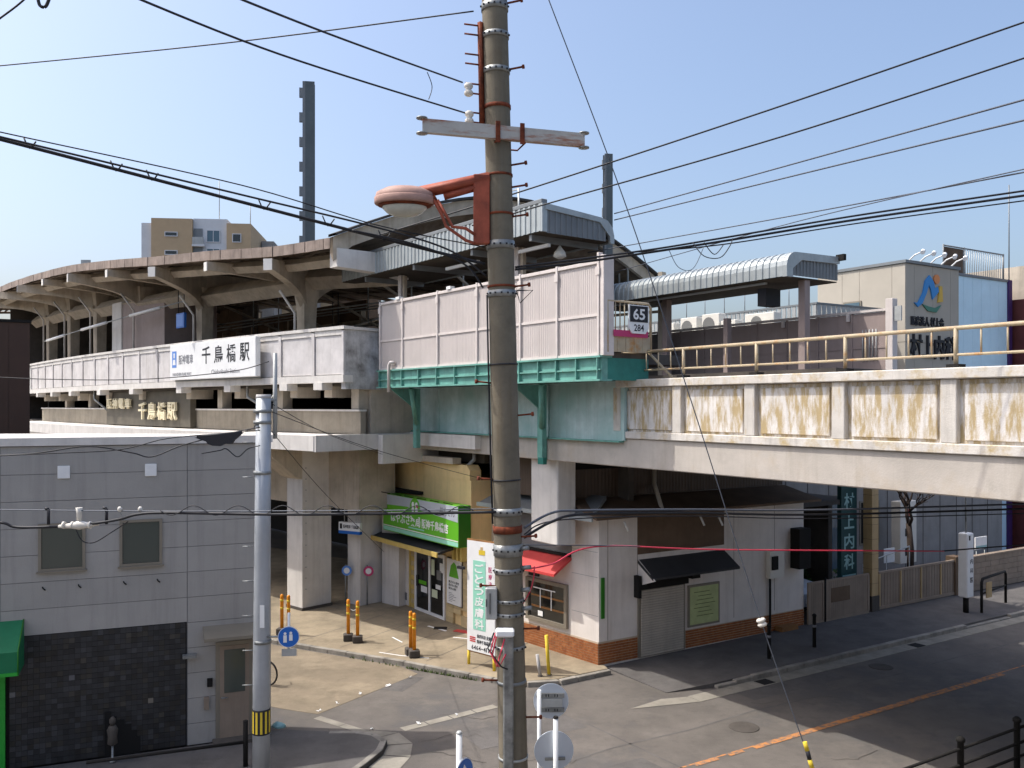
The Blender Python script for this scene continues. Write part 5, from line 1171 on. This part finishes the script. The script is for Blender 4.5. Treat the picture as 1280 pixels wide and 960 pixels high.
# street lamp on a red bracket
LM = thing('street_lamp', 'rusty red bracket street lamp with a round glass bowl on the concrete pole', 'street lamp', (0, 0, 0))
bx('back_plate', LM, 'lamp_red', -.52, -.30, 11.84, 11.98, 8.98, 9.92, .01); bx('plate_edge', LM, 'rust', -.299, -.21, 11.88, 11.98, 8.98, 9.95)
tb('upper_arm', LM, 'lamp_red', [(-.30,11.9,9.88),(-1.32,11.88,9.66)], .085, 4); tb('lower_arm', LM, 'lamp_red', [(-.5,11.88,9.74),(-.92,11.88,9.62)], .05, 4)
def ell(nm, m_, prof, par=LM): return MB().lathe(prof, -1.45, 11.88, 28, 1.0, .72).build(nm, m_, par)
ell('hood', 'lamp_pink', [(.38,9.56),(.40,9.60),(.38,9.67),(.26,9.73),(.05,9.74)]); ell('collar', 'lamp_pink', [(.395,9.51),(.41,9.53),(.41,9.60),(.40,9.61)])
ell('bowl', 'lamp_glass', [(.30,9.515),(.30,9.46),(.24,9.40),(.14,9.355),(.04,9.34)]); ell('bowl_rim', 'rust', [(.36,9.53),(.36,9.49),(.30,9.48)])
for k in (0, 1): tb('hose', LM, 'lamp_red', [(-1.0-.05*k,11.82,9.56),(-.9-.05*k,11.8,9.38),(-.8-.08*k,11.8,9.2),(-.62,11.82,9.12-.16*k+.06),(-.5,11.84,9.1-.12*k)], .022, 8)
MB().tube([(-1.02,11.86,9.60),(-1.16,11.86,9.52)], .06, 10).build('joint', 'rust', LM)
# slender steel pole at the left
SP = thing('steel_pole', 'slender grey steel pole with black and yellow band before the grey building', 'pole', (-4.5, 15.8, 0))
MB().tube([(0,0,-.05),(0,0,2),(.02,0,4.5),(.04,0,6.93)], [.155,.15,.14,.132], 24).build('shaft', 'pole_steel', SP); MB().lathe([(.13,6.93),(.135,6.95),(.13,7.0)], .04, 0, 24).build('cap', 'stain_conc', SP)
bd = MB().lathe([(.158,.92),(.160,.93),(.160,1.36),(.158,1.37)], 0, 0, 24).build('warning_band', 'ink', SP)
for k in range(12):
    a0 = k*30+8
    MB().add([((.163)*math.cos(R(a0+t)), .163*math.sin(R(a0+t)), z) for z in (.95, 1.34) for t in (0, 7, 14)], [(0,1,4,3),(1,2,5,4)]).build('yellow_stripe', 'yellow', bd)
for z in (2.57, 5.6, 6.5, 6.7): MB().lathe([(.153,z-.03),(.158,z-.03),(.158,z+.03),(.153,z+.03)], .02, 0, 24).build('band', 'galv', SP)
for k in range(8): tb('step_peg', SP, 'galv', [(-.13,-.05,1.8+k*.62),(-.32,-.07,1.8+k*.62)], .011, 5)
bx('name_plate', SP, 'white', .02, .10, -.168, -.16, 2.85, 3.25)
tb('upright', SP, 'steel_grey', [(.22,.1,6.2),(.22,.1,7.75)], .04, 4); tb('upright_clamp', SP, 'galv', [(.05,0,6.9),(.24,.1,6.9)], .03, 6); tb('diagonal', SP, 'galv', [(.2,.1,7.0),(-.25,.4,6.4)], .015, 5)
# round blue sign hung on it
def round_sign(name, label, loc, ang, r, face, back=False):
    t_ = thing(name, label, 'sign', loc, ang)
    MB().tube([(0,-.012,0),(0,.0,0)], r, 32).build('disc', 'silver_blue', t_)
    if not back:
        MB().tube([(0,-.014,0),(0,-.0125,0)], r*.985, 32).build('rim', 'white', t_); MB().tube([(0,-.017,0),(0,-.0145,0)], r*.94, 32).build('face', face, t_)
    return t_
bs = round_sign('round_sign', 'blue round shared path sign on the slender steel pole', (-3.99, 15.72, 2.67), 8, .19, 'blue')
for (x, z, h) in ((-.06,-.02,.15),(.04,.0,.13)):
    bx('figure', bs, 'white', x-.03, x+.03, -.021, -.0175, z-h*.5, z+h*.35); MB().tube([(x,-.021,z+h*.55),(x,-.0175,z+h*.55)], .025, 10).build('figure_head', 'white', bs)
bx('plate', bs, 'steel_grey', -.12, .14, -.02, -.005, -.34, -.21); tb('bracket', bs, 'galv', [(-.42,.06,0),(0,.02,0)], .018, 6); tb('post', bs, 'white', [(0,.03,-.3),(0,.03,.42)], .025, 8)
# traffic signs at the foot of the concrete pole
s1 = round_sign('sign_back', 'round traffic sign seen from behind with two brackets, upper of two', (.62, 14.0, 2.1), 180, .28, 'white', True)
for z in (.10, -.13): 
    k_ = bx('bracket', s1, 'galv', -.21, .17, .012, .04, z-.035, z+.035)
    for q in (-.1, -.06, .04, .08): bx('slot', k_, 'ink', q-.008, q+.008, .041, .043, z-.02, z+.02)
tb('post', s1, 'white', [(.19,.08,-2.2),(.19,.08,.2)], .032, 12); tb('clamp', s1, 'galv', [(.19,.05,.12),(.19,.05,.08)], .045, 10); bx('grey_plate', s1, 'steel_grey', -.18, .15, .0405, .045, -.085, .055)
s2 = round_sign('sign_back', 'round traffic sign seen from behind on a white post, lower of two', (.60, 12.6, 1.86), 185, .285, 'white', True)
tb('post', s2, 'white', [(-.02,.05,-1.95),(-.02,.05,.48)], .036, 12); MB().lathe([(.036,.48),(.042,.485),(.03,.51)], -.02, .05, 12).build('post_cap', 'dark', s2); bx('bracket', s2, 'galv', -.16, .13, .005, .03, -.13, -.09)
s3 = round_sign('round_sign', 'blue round arrow sign on a white post at the bottom edge', (-.72, 13.0, 1.32), 62, .27, 'blue')
MB().prism([(-.04,-.14),(.04,-.14),(.04,.05),(.1,.05),(0,.18),(-.1,.05),(-.04,.05)], -.021, -.0175).build('arrow', 'white', s3); tb('post', s3, 'white', [(.0,.07,-1.4),(.0,.07,.62)], .045, 14); MB().lathe([(.045,.62),(.05,.63),(.03,.66)], 0, .07, 14).build('post_cap', 'steel_grey', s3)
# leaning clinic banner board
bn = thing('banner_board', 'tall white clinic banner board on yellow legs leaning behind the concrete pole', 'sign board', (-1.16, 22.78, .11), -42)
HB = 2.83
bx('board', bn, 'white', 0, .98, 0, .05, .38, .38+HB); bx('frame', bn, 'wood', -.03, 1.01, .02, .07, .34, .37); bx('frame', bn, 'wood', -.03, 1.01, .02, .07, .38+HB+.003, .42+HB)
bx('mint_field', bn, 'mint', .22, .66, -.006, -.001, .95, 2.72); vtext(bn, 'ごとう皮膚科', 'white', .44, .32, 2.65, .285, -.007, .02, .24)
bx('yellow_mark', bn, 'yellow', .42, .64, -.006, -.001, 2.88, 3.0); vtext(bn, '医療法人', 'magenta', .82, .12, 2.6, .18, -.001, .0, .13); bx('yellow_mark', bn, 'tan_post', .48, .56, -.006, -.001, 3.0, 3.08)
for k in range(3): bx('red_arrow', bn, 'red', .1, .3, -.006, -.001, .72-.05*k, .75-.05*k)
text(bn, '診療科目 皮膚科', 'ink', .36, .92, .74, .84, -.001, .01); text(bn, '阪神千鳥橋駅前', 'ink', .36, .92, .6, .70, -.001, .01); [text(bn, c_, 'ink', .16+.085*i_, .16+.085*i_+(.07 if c_ != '1' else .03), .43 if c_ != '-' else .475, .54 if c_ != '-' else .49, -.001, .01) for i_, c_ in enumerate('6464-4112')]
for x in (.02, .92): tb('leg', bn, 'yellow', [(x,.04,0),(x,.04,.36)], .04, 8)
bx('lamp_arm', bn, 'ink', -.28, -.05, -.1, -.02, 2.45, 2.52)
# orange bollards in concrete blocks
bl = [(-6.72,25.7,'left post of the orange bollard pair nearest the grey building'),(-6.50,25.6,'right post of the orange bollard pair nearest the grey building'),
      (-4.66,25.05,'left post of the middle orange bollard pair on the forecourt'),(-4.36,24.85,'right post of the middle orange bollard pair on the forecourt'),
      (-2.72,23.62,'rear post of the right orange bollard pair on the forecourt'),(-2.60,23.40,'front post of the right orange bollard pair on the forecourt')]
for (x, y, lb) in bl:
    t_ = thing('orange_bollard', lb, 'bollard', (x, y, .11), random.uniform(-20, 20), 'orange bollards on the forecourt')
    bx('block', t_, 'dark_conc', -.14, .14, -.12, .12, 0, .2, .02); MB().lathe([(.05,.2),(.05,1.12),(.045,1.16),(.02,1.18)], 0, 0, 14).build('post', 'orange', t_)
    for z in (.75, .98): MB().lathe([(.0515,z),(.0515,z+.06)], 0, 0, 14).build('reflective_ring', 'yellow', t_)
ch_ = thing('bollard_chain', 'thin chain between the middle pair of orange bollards', 'chain', (0, 0, 0)); tb('chain', ch_, 'galv', [(-4.66,25.05,1.05),(-4.5,24.95,.98),(-4.36,24.85,1.05)], .014, 6)
for (x, y, a, lb, m_) in ((.92,21.85,-4,'slim yellow post at the forecourt edge behind the concrete pole','yellow'),(.70,21.75,-8,'leaning short grey post at the forecourt edge beside a yellow post','stain_conc')):
    t_ = thing('edge_post', lb, 'post', (x, y, .1)); h = 1.0 if m_ == 'yellow' else .55
    tb('post', t_, m_, [(0,0,0),(math.sin(R(a))*h,0,h)], .045, 10)
    MB().lathe([(.07,-.0),(.07,.03)], 0, 0, 10).build('base', 'dark_conc', t_)
# bicycle front wheel behind the steel pole, and a dark post at the lower left
bi = thing('bicycle', 'parked bicycle mostly hidden behind the slender steel pole', 'bicycle', (-6.45, 21.6, .0), -25)
def ring(c, r, t): return [(c[0]+r*math.cos(R(a)), c[1], c[2]+r*math.sin(R(a))) for a in range(0, 361, 15)]
for x in (0.0, 1.02):
    w_ = tb('wheel', bi, 'rubber', ring((x-.45,0,.31), .29, 0), .022, 6); MB().tube([(x-.45,-.03,.31),(x-.45,.03,.31)], .03, 8).build('hub', 'galv', w_)
    for a in range(0, 180, 20): tb('spoke', w_, 'galv', [(x-.45-.28*math.cos(R(a)),0,.31-.28*math.sin(R(a))),(x-.45+.28*math.cos(R(a)),0,.31+.28*math.sin(R(a)))], .003, 4)
tb('frame', bi, 'silver_blue', [(-.45,0,.31),(.05,0,.30),(.45,0,.72),(-.1,0,.45),(-.22,0,.85)], .018, 8); tb('fork', bi, 'silver_blue', [(.57,0,.31),(.45,0,.72),(.42,0,1.0)], .016, 8)
tb('handlebar', bi, 'galv', [(.28,-.25,1.02),(.42,-.1,1.05),(.42,.1,1.05),(.28,.25,1.02)], .014, 6); MB().lathe([(.04,.86),(.1,.89),(.09,.93),(.03,.94)], -.24, 0, 12, 1.3, .8).build('saddle', 'black', bi)
bgk = thing('blue_bag', 'crumpled light blue plastic bag lying beside the steel pole', 'bag', (-4.86, 18.3, .1)); bgk.scale = (.6, .6, .6); mb = MB(); rnd = random.Random(9)
mb.lathe([(.1,.0),(.22,.05),(.2,.12),(.1,.18),(.03,.2)], 0, 0, 9, 1.2, .8); mb.v = [(x+rnd.uniform(-.03,.03), y+rnd.uniform(-.03,.03), max(0,z+rnd.uniform(-.02,.02))) for x,y,z in mb.v]; mb.build('bag', 'sign_lit', bgk)
dpst = thing('dark_post', 'dark street post and rail in front of the grey building door', 'post', (-4.95, 16.35, .1)); tb('post', dpst, 'dark', [(0,0,0),(0,0,.85)], .045, 10); tb('rail', dpst, 'dark', [(0,0,.45),(-2.5,-.95,.45)], .03, 8)
# ------------------------------------------------------------------ wires
def spline(pts, n=10):
    P = [Vector(p) for p in pts]; out = []
    if len(P) == 2: return [P[0].lerp(P[1], i/n) for i in range(n+1)]
    for i in range(len(P)-1):
        p0 = P[max(0, i-1)]; a, b = P[i], P[i+1]; p3 = P[min(len(P)-1, i+2)]
        for k in range(n):
            t = k/n; out.append(.5*((2*a)+(-p0+b)*t+(2*p0-5*a+4*b-p3)*t*t+(-p0+3*a-3*b+p3)*t**3))
    out.append(P[-1]); return out
def wire(name, label, cat, m_, r, pts, n=10):
    o = MB().tube(spline(pts, n), r, 6).build(name, m_); tag(o, label, cat); return o
wire('cable', 'topmost thin cable running left from the top of the concrete pole', 'cable', 'wire', 0.01, [(-9.227, 14.5, 12.323), (-4.32, 13.2, 12.236), (-0.524, 12, 12.178)], 10)
wire('service_wire', 'lower of two service wires dropping from the upper left to the pole insulators', 'cable', 'wire', 0.011, [(-3.436, 7, 10.23), (-2.425, 9.2, 10.472), (-0.608, 11.95, 10.765)], 10)
wire('service_wire', 'upper of two service wires dropping from the upper left to the pole insulators', 'cable', 'wire', 0.011, [(-2.641, 7, 10.23), (-1.882, 9, 10.605), (-0.674, 11.95, 11.189)], 10)
wire('jumper_wire', 'short hanging jumper loop below the service wires left of the pole', 'cable', 'wire', 0.006, [(-1.099, 11.4, 11.122), (-1.045, 11.5, 10.971), (-1.078, 11.4, 10.769)], 10)
wire('trunk_cable', 'thick black trunk cable running down from the left to the pole band', 'cable', 'wire', 0.022, [(-6.109, 9.6, 9.828), (-5.818, 10, 9.827), (-3.4, 11, 9.35), (-1.793, 11.6, 9.025), (-0.369, 11.95, 8.723)], 10)
wire('trunk_cable', 'second black trunk cable just above the thick one', 'cable', 'wire', 0.013, [(-6.045, 9.5, 9.814), (-5.76, 9.9, 9.824), (-3.369, 10.9, 9.416), (-1.777, 11.5, 9.131), (-0.858, 11.8, 8.892), (-0.348, 11.95, 8.56)], 10)
wire('messenger_wire', 'thin messenger wire strung above the black trunk cables', 'cable', 'wire', 0.008, [(-6.109, 9.6, 9.907), (-5.818, 10, 9.909), (-3.4, 11, 9.56), (-1.793, 11.6, 9.183), (-0.369, 11.95, 8.951)], 10)
wire('trunk_cable', 'lowest strand of the trunk cables sagging beside the lamp', 'cable', 'wire', 0.014, [(-2.073, 11.4, 9.07), (-1.276, 11.7, 8.938), (-0.649, 11.9, 8.715), (-0.391, 11.95, 8.397)], 10)
wire('cable_tie', 'small black cable hanger, number one from the left on the trunk cables', 'cable hanger', 'wire', 0.009, [(-5.614, 10.123, 9.877), (-5.549, 10.123, 9.758), (-5.476, 10.123, 9.84)], 3)
wire('cable_tie', 'small black cable hanger, number two from the left on the trunk cables', 'cable hanger', 'wire', 0.009, [(-4.784, 10.483, 9.719), (-4.717, 10.483, 9.595), (-4.641, 10.483, 9.681)], 3)
wire('cable_tie', 'small black cable hanger, number three from the left on the trunk cables', 'cable hanger', 'wire', 0.009, [(-4.418, 10.633, 9.648), (-4.35, 10.633, 9.522), (-4.273, 10.633, 9.609)], 3)
wire('cable_tie', 'small black cable hanger, number four from the left on the trunk cables', 'cable hanger', 'wire', 0.009, [(-3.199, 11.1, 9.405), (-3.128, 11.1, 9.274), (-3.047, 11.1, 9.365)], 3)
wire('cable_tie', 'small black cable hanger, number five from the left on the trunk cables', 'cable hanger', 'wire', 0.009, [(-2.449, 11.367, 9.253), (-2.377, 11.367, 9.119), (-2.294, 11.367, 9.212)], 3)
wire('cable_tie', 'small black cable hanger, number six from the left on the trunk cables', 'cable hanger', 'wire', 0.009, [(-1.761, 11.6, 9.112), (-1.687, 11.6, 8.974), (-1.603, 11.6, 9.069)], 3)
wire('power_line', 'upper heavy power line rising to the upper right corner', 'cable', 'wire', 0.013, [(-2.395, 15.5, 9.787), (0.0, 14.5, 10.28), (3.782, 13, 11.161), (7.318, 11.5, 12.027)], 10)
wire('power_line', 'second heavy power line rising to the upper right corner', 'cable', 'wire', 0.013, [(-0.682, 15, 9.868), (0.571, 14.6, 10.145), (4.111, 13.3, 10.875), (7.445, 11.7, 11.629)], 10)
wire('catenary_wire', 'upper thin overhead railway wire behind the mast', 'cable', 'wire_thin', 0.022, [(3.956, 34, 14.218), (8.636, 25, 13.845), (10.818, 17, 12.966)], 10)
wire('catenary_wire', 'middle thin overhead railway wire behind the mast', 'cable', 'wire_thin', 0.022, [(3.956, 34, 13.971), (8.636, 25, 13.482), (10.818, 17, 12.534)], 10)
wire('catenary_wire', 'lower thin overhead railway wire behind the mast', 'cable', 'wire_thin', 0.018, [(1.964, 36, 12.855), (8.509, 26, 12.449), (10.818, 17, 11.483)], 10)
wire('catenary_wire', 'faint lowest overhead railway wire above the far canopy', 'cable', 'wire_thin', 0.014, [(4.018, 34, 11.962), (8.509, 26, 12.26), (10.818, 17, 11.575)], 10)
wire('trunk_cable', 'black trunk cable crossing the sky above the far canopy', 'cable', 'wire', 0.018, [(0.044, 12, 8.655), (1.118, 12.3, 8.824), (2.978, 12.6, 9.148), (5.04, 12.6, 9.48), (7.636, 12, 9.756)], 10)
wire('trunk_cable', 'second strand of the trunk cable above the far canopy', 'cable', 'wire', 0.015, [(0.044, 12, 8.687), (1.804, 12.4, 8.976), (2.978, 12.6, 9.194), (5.04, 12.6, 9.538), (7.636, 12, 9.822)], 10)
wire('trunk_cable', 'third thin strand of the trunk cable above the far canopy', 'cable', 'wire', 0.01, [(1.578, 12.4, 8.953), (2.978, 12.6, 9.102), (5.04, 12.6, 9.423), (7.636, 12, 9.68)], 10)
wire('cable_loop', 'larger hanging loop of slack cable above the far canopy', 'cable', 'wire', 0.007, [(2.568, 12.5, 9.118), (2.705, 12.4, 8.908), (2.931, 12.4, 8.885), (3.091, 12.5, 9.061), (3.161, 12.6, 9.194)], 6)
wire('cable_loop', 'smaller hanging loop of slack cable above the far canopy', 'cable', 'wire', 0.007, [(2.727, 12.5, 9.118), (2.875, 12.5, 8.948), (3.011, 12.5, 9.095)], 6)
wire('cable_loop', 'faint wide loop of slack cable over the canopy eave', 'cable', 'wire_thin', 0.005, [(2.227, 12.5, 9.016), (2.364, 12.5, 8.766), (2.568, 12.5, 8.743), (2.727, 12.5, 9.061)], 6)
wire('guy_wire', 'steel guy wire slanting from the top down to the lower right', 'guy wire', 'wire_thin', 0.008, [(0.469, 12.0, 12.418), (1.578, 12.4, 9.697), (2.635, 12.6, 6.651), (3.517, 12.4, 3.745), (4.092, 12.1, 1.927), (4.309, 12.0, 1.313)], 6)
wire('red_cable', 'red cable running right from the concrete pole across the shop front', 'cable', 'wire_red', 0.012, [(0.132, 12.1, 4.545), (0.559, 12.3, 4.586), (1.257, 12.8, 4.752), (3.309, 14, 4.509), (8.051, 16.4, 4.087)], 10)
wire('black_cable', 'black continuation of the red cable to the right edge', 'cable', 'wire', 0.014, [(8.021, 16.4, 4.087), (9.273, 17, 4.065), (11.455, 18, 4.018)], 10)
wire('red_drop', 'red drop cable hanging down the right side of the pole', 'cable', 'wire_red', 0.01, [(0.305, 12, 4.607), (0.295, 12, 4.455), (0.24, 12, 4.258), (0.109, 11.95, 4.051)], 5)
wire('steel_strand', 'thin grey strand running level from the pole over the red awning', 'cable', 'wire_thin', 0.008, [(0.166, 12.2, 4.87), (1.28, 12.8, 4.764), (1.891, 13, 4.72)], 10)
wire('street_cable', 'black cable bundle crossing level in front of the grey wall to the pole', 'cable', 'wire', 0.022, [(-8.4, 13.2, 5.06), (-7.68, 13.2, 5.048), (-7.416, 13.2, 4.976), (-6.729, 13.1, 5.002), (-6.145, 13, 5.063), (-5.746, 12.9, 5.135), (-5.446, 12.8, 5.217), (-4.965, 12.7, 5.253), (-3.382, 12.4, 5.267), (-1.76, 12.1, 5.315), (-0.214, 11.78, 5.376)], 6)
wire('street_wire', 'thin grey wire above the black cable before the grey wall', 'cable', 'wire_thin', 0.008, [(-8.4, 13.2, 5.252), (-7.68, 13.2, 5.24), (-5.004, 12.8, 5.264), (-1.76, 12.1, 5.359), (-0.214, 11.78, 5.419)], 10)
wire('lashing_wire', 'wavy lashing wire wound along the black cable bundle', 'cable', 'wire', 0.007, [(-5.08, 12.7, 5.288), (-4.981, 12.682, 5.235), (-4.882, 12.665, 5.224), (-4.783, 12.647, 5.264), (-4.684, 12.63, 5.326), (-4.586, 12.612, 5.365), (-4.488, 12.594, 5.353), (-4.39, 12.577, 5.301), (-4.293, 12.559, 5.25), (-4.196, 12.542, 5.24), (-4.099, 12.524, 5.28), (-4.002, 12.506, 5.342), (-3.906, 12.489, 5.38), (-3.809, 12.471, 5.367), (-3.713, 12.454, 5.315), (-3.618, 12.436, 5.264), (-3.522, 12.418, 5.256), (-3.427, 12.401, 5.296), (-3.332, 12.383, 5.357), (-3.238, 12.366, 5.394), (-3.143, 12.348, 5.38), (-3.049, 12.33, 5.328), (-2.955, 12.313, 5.279), (-2.861, 12.295, 5.271), (-2.768, 12.278, 5.312), (-2.675, 12.26, 5.373), (-2.582, 12.242, 5.408), (-2.489, 12.225, 5.393), (-2.397, 12.207, 5.342), (-2.305, 12.19, 5.294), (-2.213, 12.172, 5.287), (-2.121, 12.154, 5.328), (-2.03, 12.137, 5.388), (-1.939, 12.119, 5.422), (-1.848, 12.102, 5.407), (-1.758, 12.084, 5.355), (-1.667, 12.066, 5.308), (-1.577, 12.049, 5.303), (-1.487, 12.031, 5.344), (-1.398, 12.014, 5.403), (-1.309, 11.996, 5.436), (-1.22, 11.978, 5.42), (-1.131, 11.961, 5.369), (-1.042, 11.943, 5.323), (-0.954, 11.926, 5.318), (-0.866, 11.908, 5.36), (-0.778, 11.89, 5.418), (-0.691, 11.873, 5.45), (-0.604, 11.855, 5.434), (-0.517, 11.838, 5.383)], 3)
wire('street_cable', 'thick black cable crossing the bridge shade to the right edge', 'cable', 'wire', 0.02, [(0.164, 12, 5.0), (0.555, 12.2, 5.192), (1.023, 12.5, 5.255), (2.7, 13.5, 5.155), (5.455, 15, 4.945), (11.136, 17.5, 4.78)], 10)
wire('street_cable', 'pale upper cable crossing the bridge shade to the right edge', 'cable', 'wire_thin', 0.018, [(0.164, 12, 5.131), (0.555, 12.2, 5.314), (1.023, 12.5, 5.311), (2.7, 13.5, 5.205), (5.455, 15, 5.027), (11.136, 17.5, 4.875)], 10)
wire('street_cable', 'lower thin cable under the bridge joining the right edge', 'cable', 'wire', 0.01, [(0.164, 12, 5.044), (0.671, 12.3, 5.201), (2.7, 13.5, 5.106), (5.455, 15, 4.877), (11.136, 17.5, 4.684)], 10)
wire('telecom_wire', 'upper wavy telecom wire before the top of the grey wall', 'cable', 'wire', 0.012, [(-9.418, 14.8, 5.925), (-8.182, 15, 5.982), (-7.324, 15.2, 6.095), (-6.65, 15.4, 5.974), (-6.341, 15.5, 5.898), (-5.815, 15.6, 6.105), (-4.995, 15.7, 6.315), (-4.482, 15.65, 6.416)], 6)
wire('telecom_wire', 'lower telecom wire looping beneath the wavy one', 'cable', 'wire', 0.01, [(-9.418, 14.8, 5.925), (-7.909, 15, 5.982), (-6.815, 15.3, 6.035), (-6.059, 15.5, 6.222), (-4.98, 15.65, 6.316), (-4.482, 15.65, 6.359)], 6)
wire('telecom_wire', 'wavy slack wire hanging from the splice cover to the steel pole', 'cable', 'wire', 0.01, [(-5.503, 15.6, 5.949), (-5.176, 15.6, 6.006), (-5.063, 15.6, 6.034), (-4.864, 15.6, 5.892), (-4.68, 15.6, 6.034), (-4.467, 15.6, 6.091)], 6)
wire('drop_wire', 'short drop wire curling below the white insulator', 'cable', 'wire', 0.008, [(-6.441, 13, 4.968), (-6.346, 13, 4.803), (-6.169, 13, 4.779), (-5.909, 13, 4.933), (-5.629, 12.9, 5.1)], 6)
wire('corner_wire', 'bit of wire with a loop at the top left corner', 'cable', 'wire', 0.009, [(-4.727, 8, 10.269), (-4.509, 8, 10.429), (-4.393, 8, 10.531)], 5)
wire('corner_wire', 'small dark ring of cable at the top left corner', 'cable', 'wire', 0.015, [(-4.313, 8, 10.516), (-4.291, 8, 10.436), (-4.24, 8, 10.429), (-4.204, 8, 10.509)], 5)
wire('service_wire', 'upper thin wire from the steel pole toward the pharmacy', 'cable', 'wire', 0.007, [(-4.282, 15.7, 6.829), (-4.2, 20, 6.155), (-3.976, 27, 5.303)], 10)
wire('service_wire', 'middle thin wire from the steel pole toward the pharmacy', 'cable', 'wire', 0.007, [(-4.282, 15.7, 6.686), (-3.091, 20, 5.791), (-0.945, 26, 4.649)], 10)
wire('service_wire', 'lower thin wire from the steel pole toward the pharmacy', 'cable', 'wire', 0.007, [(-4.282, 15.7, 6.329), (-4.182, 20, 4.727), (-4.073, 28, 2.142)], 10)
wire('parapet_wire', 'thin black wire across the station parapet base', 'cable', 'wire', 0.009, [(-9.745, 16, 7.338), (-8.436, 16, 7.28), (-6.691, 16, 7.28), (-5.091, 16, 7.425), (-4.367, 15.8, 7.59)], 10)
# guy wire fittings
gi = thing('guy_insulator', 'white porcelain ball insulator on the slanting guy wire', 'insulator', (0, 0, 0))
q = Vector((3.517, 12.4, 3.745)); d = Vector((.60, -.3, -2.0)).normalized()
for s in (-1, 1): MB().tube([q+d*(.03*s-.028), q+d*(.03*s), q+d*(.03*s+.028)], [.05,.07,.05], 14).build('half', 'porcelain', gi)
yg = thing('guy_guard', 'black and yellow striped guard sleeve at the foot of the guy wire', 'guard', (0, 0, 0))
a, b = Vector((4.03, 12.115, 2.17)), Vector((4.33, 12.0, 1.0))
for k in range(10): MB().tube([a.lerp(b, k/10), a.lerp(b, (k+1)/10)], .03, 10).build('stripe', 'ink' if k % 2 else 'yellow', yg)
# white insulator cluster, hangers and splice cover on the street cables
ic = thing('cable_joint', 'white porcelain cable joint hanging on the cable before the left window', 'cable joint', (0, 0, 0))
c = Vector((-6.41, 13.03, 5.03))
MB().tube([c+Vector((-.3,0,-.02)), c+Vector((-.1,0,-.01)), c+Vector((0,0,0)), c+Vector((.12,0,.0)), c+Vector((.3,0,.02))], [.025,.045,.07,.045,.022], 12).build('sleeve', 'porcelain', ic)
for k in range(4): MB().tube([c+Vector((-.24+.13*k,0,0)), c+Vector((-.21+.13*k,0,0))], .055, 12).build('rib', 'porcelain', ic)
MB().tube([c, c+Vector((0,0,.18)), c+Vector((0,0,.26))], [.035,.035,.05], 10).build('hook', 'porcelain', ic)
for (x, y, z, lb) in ((-6.9,13.1,5.08,'left black hanger strap on the street cable'),(-5.99,13.0,5.1,'right black hanger strap on the street cable')):
    t_ = thing('hanger_strap', lb, 'hanger', (x, y, z)); tb('strap', t_, 'ink', [(0,0,-.05),(0,0,.18)], .022, 6); tb('hook', t_, 'ink', [(0,0,.18),(-.05,0,.19)], .02, 6)
for (x, z, lb) in ((-5.75,5.28,'left small porcelain knob on the thin street wire'),(-5.45,5.28,'right small porcelain knob on the thin street wire')):
    t_ = thing('wire_knob', lb, 'insulator', (x, 12.9, z)); t_.scale = (.65, .65, .8); MB().lathe([(.02,-.05),(.05,-.02),(.05,.02),(.02,.05)], 0, 0, 10).build('knob', 'porcelain', t_); tb('pin', t_, 'galv', [(0,0,-.05),(.04,0,-.1)], .01, 5)
sp = thing('splice_cover', 'ragged dark cover hanging on the telecom wires by the steel pole', 'cover', (-5.22, 15.6, 6.22)); mb = MB()
mb.prism([(-.55,.02),(-.2,.05),(.25,.12),(.62,.14),(.5,.02),(.42,-.04),(.36,-.14),(.2,-.13),(.08,-.19),(-.1,-.18),(-.22,-.14),(-.26,-.08)], -.06, .06); mb.build('cover', 'ink', sp); sp.scale = (.72, .8, .72)
tb('sleeve', sp, 'wire', [(-.5,0,.04),(.6,0,.14)], .04, 8)
